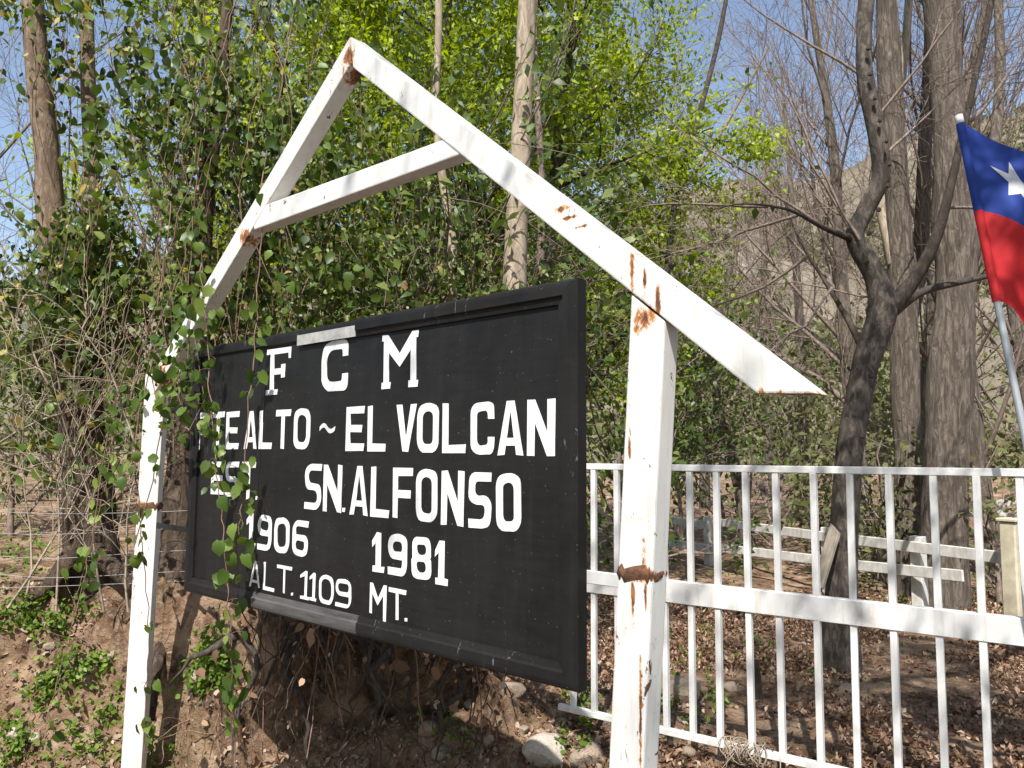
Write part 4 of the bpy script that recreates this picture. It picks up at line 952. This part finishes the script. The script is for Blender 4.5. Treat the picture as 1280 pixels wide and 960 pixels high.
# hanging vines in front of the sign and posts: every leaf its own part
def hanging_vine(label, path, seed, n_leaf, lsize=.06, rad=.0032, ext=.05, clusters=True, zmin=None):
    r = random.Random(seed); nr = np.random.default_rng(seed)
    P3 = [at(x, y, Y) for x, y, Y in path]; c = spline([tuple(p) for p in P3], 8)
    c = c + nr.normal(size=c.shape) * .004
    b0 = Vector(c[-1]); b0.z = gz(b0.x, b0.y); t = thing('hanging_vine', label, 'vine', b0, 0, 'vines hanging across the sign and posts'); ob = np.array(tuple(b0))
    obj('stem', Tubes().add(c - ob, np.linspace(rad, rad * .6, len(c)), 6).mesh('stem', MT['stem']), t)
    cum = nr.random(max(4, n_leaf // 3)) if clusters else nr.random(n_leaf)
    f = (np.concatenate([cum[:, None] + nr.normal(size=(len(cum), 3)) * .008]).ravel() if clusters else cum)
    f = np.clip(f, 0, .999) * (len(c) - 1.001); k_ = f.astype(int); w_ = (f - k_)[:, None]
    base = c[k_] * (1 - w_) + c[k_ + 1] * w_; pos = base + nr.normal(size=base.shape) * np.array([ext * .6, ext * .5, ext * .3]) + np.array([0, -.012, 0])
    fr = rand_frames(len(pos), nr, (-.3, -1.3, .5), 2.2); sz = lsize * (.55 + .7 * nr.random(len(pos)))
    tb = Tubes()
    for a_, b_ in zip(base, pos): tb.add([a_ - ob, (a_ + b_) / 2 - ob + np.array([0, 0, .006]), b_ - ob], [.0013, .0011, .001], 3)
    obj('leaf_stalks', tb.mesh('leaf_stalks', MT['stem']), t)['kind'] = 'stuff'
    place_leaves(t, pos, sz, fr, b0); return t
hanging_vine('long vine hanging from the treetops across the tie joint and the letters EST', [(372, -20, 4.2), (352, 110, 4.0), (332, 200, 3.85), (324, 330, 3.72), (318, 430, 3.66), (310, 520, 3.62), (302, 620, 3.6), (294, 690, 3.6), (288, 760, 3.62), (290, 850, 3.66), (294, 955, 3.7)], 81, 96, .062)
hanging_vine('shorter vine dangling over the letters PT at the sign\'s left end', [(250, 330, 4.0), (258, 400, 3.92), (262, 480, 3.84), (268, 560, 3.78), (276, 630, 3.74), (282, 700, 3.7), (286, 770, 3.68), (292, 860, 3.7), (300, 940, 3.74)], 82, 72, .058)
hanging_vine('reddish vine hanging down the right side of the left post', [(196, 430, 4.15), (170, 540, 4.1), (172, 620, 4.08), (180, 700, 4.08), (186, 780, 4.1), (182, 870, 4.14), (180, 940, 4.2)], 83, 36, .06)
hanging_vine('bare-looking vine slanting from the ivy down to the lower left', [(215, 250, 4.6), (195, 380, 4.5), (150, 480, 4.45), (125, 600, 4.4), (110, 700, 4.35), (80, 820, 4.3), (45, 950, 4.2)], 84, 24, .055)
hanging_vine('vine hanging left of the left post in front of the old trunk', [(140, 300, 4.9), (132, 420, 4.8), (140, 540, 4.7), (128, 620, 4.65), (112, 690, 4.6), (90, 760, 4.55)], 85, 36, .06)
hanging_vine('vine hanging in front of the ivy curtain left of the rafter', [(300, -20, 4.7), (270, 90, 4.6), (250, 190, 4.55), (240, 300, 4.5), (232, 400, 4.45), (222, 470, 4.4)], 86, 60, .066)

# ================================================================== WIRE FENCE (left)
MT['wire'] = simple_mat('galvanised_wire', (.42, .41, .4), .5, .3, 30, .1)
wf = thing('wire_fence', 'rusty wire strands strung in front of the old trunk at left', 'fence', at(60, 738, 5.0))
o = wf.location.copy()
for ya, yb, yc in ((636, 642, 640), (664, 668, 662), (690, 698, 690), (712, 722, 716), (736, 733, 728)):
    c = spline([tuple(at(-60, ya, 5.05) - o), tuple(at(60, yb, 5.0) - o), tuple(at(190, yc, 5.05) - o), tuple(at(320, yc - 6, 5.3) - o)], 10)
    obj('wire', Tubes().add(c, np.full(len(c), .0015), 5).mesh('wire', MT['wire']), wf)
q = obj('post', Tubes().add([at(-62, 880, 5.05) - o, at(-60, 740, 5.05) - o, at(-58, 560, 5.05) - o], [.05, .048, .044], 10, rough=.05).mesh('post', MT['bark_old']), wf)

# ================================================================== STONES, BOARDS, GROUND COVER
def stone_mesh(seed, flat=.65):
    bm = bmesh.new(); bmesh.ops.create_icosphere(bm, subdivisions=3, radius=1)
    r = np.random.default_rng(seed); cuts = r.normal(size=(9, 3)); cuts /= np.linalg.norm(cuts, axis=1)[:, None]; dd = .55 + .35 * r.random(9)
    for v in bm.verts:
        p = np.array(v.co)
        for c, d_ in zip(cuts, dd):
            e = p @ c - d_
            if e > 0: p = p - c * e * .85
        p *= 1 + .05 * float(fbm(np.array([p[0] * 2 + seed]), np.array([p[1] * 2]), np.array([p[2] * 2]), 3, seed)[0])
        v.co = (p[0], p[1], p[2] * flat)
    me = bpy.data.meshes.new('stone'); bm.to_mesh(me); bm.free(); return me
SM = [stone_mesh(i) for i in range(5)]; SMP = [m_.copy() for m_ in SM]
for m_ in SM: m_.materials.append(MT['stone'])
for m_ in SMP: m_.materials.append(MT['stone_pale'])
def ground_hit(x, y):
    d = (cF + cR * ((x - 640) / FPX) - cU * ((y - 480) / FPX))
    Y = np.arange(2.6, 14, .02); t = Y / d.y; h = ground_h(d.x * t, Y); below = (EYE + d.z * t) < h
    i = int(np.argmax(below)) if below.any() else len(Y) - 1
    return Vector((d.x * t[i], Y[i], float(h[i])))
ST = [(683, 938, 58, 1, 'large pale stone at the foot of the right post'), (534, 915, 30, 0, 'rounded brown stone under the middle of the sign'), (552, 940, 26, 0, 'brown stone below the rounded one under the sign'), (735, 944, 46, 0, 'brown stone half hidden by the right post\'s foot'), (640, 868, 30, 0, 'flat earthy stone below the sign\'s right end'), (612, 930, 20, 0, 'small brown stone left of the large pale stone'),
      (18, 920, 26, 1, 'pale stone at the bottom left corner of the slope'), (44, 925, 18, 1, 'small pale stone beside the bottom left corner stone'), (135, 822, 24, 0, 'brown stone set in the bank left of the left post'), (60, 820, 16, 0, 'small stone low in the bank at left'), (115, 850, 18, 0, 'small stone under the mossy patch in the bank'), (255, 850, 40, 0, 'big earthy stone in the bank right of the post\'s shadow'), (215, 820, 18, 0, 'stone wedged under the roots beside the left post'), (380, 905, 22, 0, 'dark stone under the left half of the sign'), (470, 845, 20, 0, 'stone in the shade under the sign\'s lower edge'),
      (700, 905, 22, 0, 'stone under the gate\'s left corner'), (860, 940, 22, 0, 'stone below the gate right of the right post'), (905, 940, 18, 0, 'small stone below the gate beside the grass bundle'), (850, 862, 60, 0, 'long flat stone behind the gate near the right post'), (1062, 862, 26, 0, 'stone against the foot of the crooked tree'), (980, 905, 16, 0, 'small stone among dry leaves behind the gate'), (915, 860, 20, 0, 'stone behind the gate left of the stump'), (590, 880, 18, 0, 'small stone below the sign near its right end'), (655, 915, 16, 0, 'pebbly stone above the large pale stone')]
for i, (x, y, w_, pale, lb) in enumerate(ST):
    p = ground_hit(x, y + w_ * .2); s_ = w_ / 2 / FPX * p.y * 1.12
    q = obj('stone', (SMP if pale else SM)[i % 5], None, (p.x, p.y + s_ * .2, p.z + s_ * .12)); q.scale = (s_, s_ * .8, s_); q.rotation_euler = (rng.uniform(-.2, .2), rng.uniform(-.2, .2), rng.uniform(0, 6))
    tag(q, lb, 'stone', 'stones on the earth bank')
MT['old_plank'] = simple_mat('grey_plank', (.4, .34, .27), .85, .5, 20, .4, (.2, .16, .12), (1, 1, .15))
a, b_ = at(1022, 735, 6.0), at(1046, 655, 6.1); dv = b_ - a
q = obj('broken_board', bevel(MB().add([(-.05, -.015, 0), (.05, -.015, 0), (.05, .015, 0), (-.05, .015, 0), (-.05, -.015, dv.length * .86), (.05, -.015, dv.length), (.05, .015, dv.length), (-.05, .015, dv.length * .86)], [(0, 3, 2, 1), (4, 5, 6, 7), (0, 1, 5, 4), (1, 2, 6, 5), (2, 3, 7, 6), (3, 0, 4, 7)]).mesh('broken_board', MT['old_plank']), .004), None, a)
q.rotation_euler = dv.to_track_quat('Z', 'Y').to_euler(); tag(q, 'splintered grey board leaning against the crooked tree', 'board')
p = ground_hit(948, 878)
q = obj('stake', Tubes().add([(0, 0, -.15), (0, 0, .1), (-.02, 0, .27), (-.022, 0, .271)], [.035, .032, .03, .002], 10, rough=.08).mesh('stake', MT['bark_old']), None, p); tag(q, 'short broken wooden stake in dry leaves behind the gate', 'stake')

# dry leaf litter
def scatter(n, xr_, yr_, seed, dens=None):
    nr = np.random.default_rng(seed); x = nr.uniform(*xr_, n); y = nr.uniform(*yr_, n)
    if dens is not None: k_ = nr.random(n) < dens(x, y); x, y = x[k_], y[k_]
    return np.stack([x, y, ground_h(x, y)], 1), nr
pos, nr = scatter(95000, (-.3, 5.6), (3.2, 9.5), 101, lambda x, y: np.clip(.5 + 1.1 * fbm(x * 1.4, y * 1.4, None, 4, 5), .04, 1) * (x > .1 - .0 * y) * (x < .95 * y))
pos[:, 2] += .008 + .02 * nr.random(len(pos))
q = obj('leaf_litter', leaf_mesh('leaf_litter', pos, .018 + .036 * nr.random(len(pos)) ** 1.5, rand_frames(len(pos), nr, (0, 0, 1.3)), MT['dry'], 'dry')); tag(q, 'brown dry leaves littering the ground behind the gate', 'leaf litter', kind='stuff')
pos, nr = scatter(26000, (-3.2, .5), (3.3, 5.4), 102, lambda x, y: np.clip(.3 + .9 * fbm(x * 1.6, y * 1.6, None, 3, 8), 0, 1) * (x > -.7 * y))
pos[:, 2] += .006 + .015 * nr.random(len(pos))
q = obj('leaf_litter', leaf_mesh('leaf_litter', pos, .014 + .03 * nr.random(len(pos)) ** 1.6, rand_frames(len(pos), nr, (0, 0, 1.4)), MT['dry'], 'dry')); tag(q, 'dry leaves and crumbs of earth on the bank below the sign', 'leaf litter', kind='stuff')
# herbs
def herbs(label, spots, seed, mat='herb'):
    nr = np.random.default_rng(seed); pos = []
    for (x, y, rpx, cnt) in spots:
        for i in range(cnt):
            p = ground_hit(x + nr.normal() * rpx * .5, y + nr.normal() * rpx * .4); pos.append((p.x, p.y - .02, p.z + abs(nr.normal()) * .05 + .005))
    pos = np.array(pos); m_ = 5; pos = np.repeat(pos, m_, 0) + nr.normal(size=(len(pos) * m_, 3)) * .02
    q = obj('ground_herbs', leaf_mesh('ground_herbs', pos, .018 + .022 * nr.random(len(pos)), rand_frames(len(pos), nr, (0, -.3, 1)), MT[mat], 'heart')); tag(q, label, 'herbs', kind='stuff')
herbs('low bright green herbs growing down the bank at left', [(20, 640, 40, 40), (30, 700, 40, 50), (70, 780, 40, 50), (90, 850, 50, 60), (130, 900, 40, 30), (20, 780, 30, 40), (60, 870, 40, 30), (20, 945, 40, 50), (190, 950, 30, 20), (110, 940, 40, 30)], 111)
herbs('bright green cushion of small leaves on the bank behind the hanging vine', [(262, 855, 26, 120), (268, 830, 20, 60)], 112)
herbs('sparse green weeds among the dry leaves behind the gate', [(860, 820, 40, 20), (880, 880, 40, 20), (840, 900, 30, 16), (720, 880, 26, 16), (735, 900, 20, 12), (960, 830, 40, 16), (720, 940, 20, 14), (560, 930, 30, 14), (1150, 760, 60, 40), (1250, 740, 60, 40), (930, 760, 60, 30)], 113)

# pebbles and crumbs on the bank
nr = np.random.default_rng(131); n = 2600
x = nr.uniform(-3.4, 1.2, n); y = np.interp(x, BX, BY) + nr.normal(size=n) * .45; k_ = y > 3.0; x, y = x[k_], y[k_]; n = len(x)
OCT = np.array([(1, 0, 0), (-1, 0, 0), (0, 1, 0), (0, -1, 0), (0, 0, .7), (0, 0, -.7), (.6, .6, .35), (-.6, .6, .35), (-.6, -.6, .35), (.6, -.6, .35)], float)
OF = np.array([(4, 9, 6), (4, 6, 7), (4, 7, 8), (4, 8, 9), (0, 6, 9), (2, 7, 6), (1, 8, 7), (3, 9, 8), (5, 9, 0), (5, 0, 6), (5, 6, 2), (5, 2, 7), (5, 7, 1), (5, 1, 8), (5, 8, 3), (5, 3, 9), ])
jit = 1 + .35 * nr.normal(size=(n, 10, 1)).clip(-1.5, 1.5); sz = .006 + .022 * nr.random(n) ** 3
V = np.einsum('nij,nkj->nki', rand_frames(n, nr, (0, 0, 1)), OCT[None] * jit) * sz[:, None, None] + np.stack([x, y, ground_h(x, y) + sz * .2], 1)[:, None]
Fp = OF[None] + (np.arange(n) * 10)[:, None, None]
tag(obj('pebbles', mesh_np('pebbles', V.reshape(-1, 3), Fp.reshape(-1, 3), 3, False, MT['stone'])), 'pebbles and crumbs of stone on the earth bank', 'pebbles', kind='stuff')
# fine roots and dead twigs below the sign
tb = Tubes(); r = random.Random(5)
for i in range(260):
    x = r.uniform(-2.9, .6); y = float(np.interp(x, BX, BY)) + r.gauss(.05, .3); z = gz(x, y) + .01; d = Vector((r.gauss(0, 1), r.gauss(-.3, .6), r.gauss(-.2, .5))).normalized(); p = Vector((x, y, z)); pts = [tuple(p)]
    for k_ in range(r.randint(3, 8)):
        d = (d + Vector((r.gauss(0, .35), r.gauss(0, .35), r.gauss(-.06, .25)))).normalized(); p = p + d * r.uniform(.03, .07); p.z = max(p.z, gz(p.x, p.y) + .004); pts.append(tuple(p))
    tb.add(pts, np.linspace(r.uniform(.002, .006), .001, len(pts)), 4)
tag(obj('dry_roots', tb.mesh('dry_roots', MT['stem'])), 'fine dry roots and twigs lying on the bank', 'roots', kind='stuff')
# dead brush in front of the old trunk
b0 = at(60, 720, 5.1); b0.z = gz(b0.x, b0.y)
t = thing('dead_brush', 'tangle of pale dead twigs in front of the old trunk', 'brush', b0)
twigs_on(t, b0, [(at(x, y, Y), at(x2, y2, Y + dy) - at(x, y, Y), L_, .009) for x, y, x2, y2, Y, dy, L_ in [(30, 760, 20, 420, 5.2, .1, 1.7), (70, 765, 60, 400, 5.1, 0, 1.8), (130, 765, 150, 480, 5.0, -.1, 1.5), (160, 765, 80, 520, 5.0, 0, 1.3), (10, 760, 120, 560, 5.1, .1, 1.5), (170, 560, 120, 420, 5.0, 0, .9), (-10, 560, 120, 500, 5.4, 0, 1.2), (60, 480, 0, 340, 5.3, 0, 1.0)]], 14, TW, MT['bark_pale'], 'twigs')
# knots on the crooked tree
kme = stone_mesh(77, .5); kme.materials.append(MT['bark_dark']); co = ct.location
for i, (x, y) in enumerate([(1086, 292), (1098, 262), (1110, 232), (1112, 205), (1108, 176), (1100, 150), (1094, 122), (1088, 92), (1086, 60), (1078, 545), (1090, 470)]):
    p = at(x, y, 5.98 if y < 400 else 6.07); q = obj('knot', kme, ct, p - co); q.scale = (.024, .02, .034); q.rotation_euler = (1.5, 0, .3 * i)
# ---------------- tall tree standing right of the view: its limbs reach over the gate and shade it
ot = thing('overhanging_tree', 'tall tree just outside the right of the view, shading the gate', 'tree', (4.6, 1.0, gz(4.6, 1.0)))
oz = Vector((4.6, 1.0, gz(4.6, 1.0)))
c = spline([(0, 0, -.3), (-.1, .1, 2.2), (-.5, .2, 4.6), (-1.3, .4, 6.6), (-2.2, .6, 8.2)], 8); obj('trunk', Tubes().add(c, np.linspace(.24, .08, len(c)), 16, rough=.08, seed=3).mesh('trunk', MT['bark_pop']), ot)
LIMB = dict(seg=[9, 6, 5, 3], wander=[.07, .13, .16, .2], up=[.0, .01, 0, 0], taper=[.2, .25, .3, .4], n=[11, 7, 5], start=[.2, .15, .1], ang=[.8, .7, .7], rr=[.45, .5, .55], lr=[.4, .5, .5], rmin=.004)
r = random.Random(19); out, tips = [], []
for z, tx, ty, tz, L_ in ((4.4, 1.2, 1.6, 6.4, 3.8), (5.6, .9, .8, 7.4, 4.2), (6.4, 1.4, 1.8, 8.0, 3.6), (6.2, .2, -.8, 7.8, 5.0), (7.4, -1.0, -2.0, 8.6, 5.6)):
    i = int(np.argmin(np.abs(c[:, 2] - z))); p = Vector(c[i]); grow(r, p, (Vector((tx, ty, tz)) - oz - p).normalized(), L_, .07, 0, LIMB, out, tips)
tb = Tubes()
for pts, rads, l in out: tb.add([tuple(q) for q in pts], rads, (7, 5, 3, 3)[l])
obj('branches', tb.mesh('branches', MT['twig']), ot)
C = np.array([tuple(q) for tp in tips for q in tp[1:]]); nr = np.random.default_rng(6)
wx = C + np.array(tuple(oz)); w_ = np.exp(-(((wx[:, 0] - 1.6) / 1.15) ** 2 + ((wx[:, 1] - 1.2) / .95) ** 2)) * .9 + .04 + .5 * np.exp(-(((wx[:, 0] + 1.2) / .9) ** 2 + ((wx[:, 1] + 2.3) / .9) ** 2)) + .3 * np.exp(-(((wx[:, 0] - .3) / 1.) ** 2 + ((wx[:, 1] + 1.) / 1.) ** 2))
C = C[(nr.random(len(C)) < w_) & (fbm(C[:, 0] * 1.5, C[:, 1] * 1.5, C[:, 2] * 1.5, 2, 4) > -.12)]
pos = np.repeat(C, 4, 0) + nr.normal(size=(len(C) * 4, 3)) * .12
q = obj('crown', leaf_mesh('crown', pos, .09 * (.6 + .8 * nr.random(len(pos))), rand_frames(len(pos), nr, (0, 0, .9), .3), MT['elm'], 'small'), ot); q['kind'] = 'stuff'

# ---------------- unseen trees added behind the viewer to cut light from the low sky
elms = [o_ for o_ in COL.objects if o_.name.startswith('elm_tree')][:3]
for i, (x, y, sc_, rz, lb) in enumerate([(-9, -6.5, 1.15, .5, 'unseen added leafy tree, leftmost behind the viewer'), (-4.2, -8.5, 1.25, 2.1, 'unseen added leafy tree, second from the left behind the viewer'), (.8, -8.2, 1.2, 3.6, 'unseen added leafy tree straight behind the viewer'), (5.8, -7.5, 1.25, 4.4, 'unseen added leafy tree, right behind the viewer'), (10.0, -4.0, 1.2, 5.5, 'unseen added leafy tree, rightmost behind the viewer'), (-10.5, -1.0, 1.1, 1.5, 'unseen added leafy tree left of the viewer')]):
    src = elms[i % 3]; t = src.copy(); COL.objects.link(t); t.location = (x, y, gz(x, y)); t.rotation_euler = (0, 0, rz); t.scale = (sc_, sc_, sc_); tag(t, lb, 'tree', 'unseen added trees')
    for ch in src.children:
        c_ = ch.copy(); COL.objects.link(c_); c_.parent = t

# roots hanging from the bank's lip, dense and dark to deepen the hollow's shade
r = random.Random(77); b0 = Vector((-1.05, 4.3, gz(-1.05, 4.3)))
t = thing('hanging_roots', 'tangle of roots coloured dark to deepen the shade in the hollow under the sign', 'roots', b0)
for i in range(44):
    x = r.uniform(285, 600); Y = r.uniform(4.02, 4.5); p = at(x, r.uniform(730, 800), Y); zb = at(x, r.uniform(820, 980), Y).z; d = Vector((r.gauss(0, .8), r.gauss(0, .3), -1)); pts = [tuple(p - b0)]
    while p.z > zb and len(pts) < 16:
        d = (d * .6 + Vector((r.gauss(0, .5), r.gauss(0, .35), -.3))).normalized(); p = p + d * .08; pts.append(tuple(p - b0))
    if len(pts) > 3: obj('root', Tubes().add(pts, np.linspace(r.choice((.004, .006, .012, .02, .032)), .002, len(pts)), 5, rough=.15, seed=i).mesh('root', MT['bark_dark']), t)
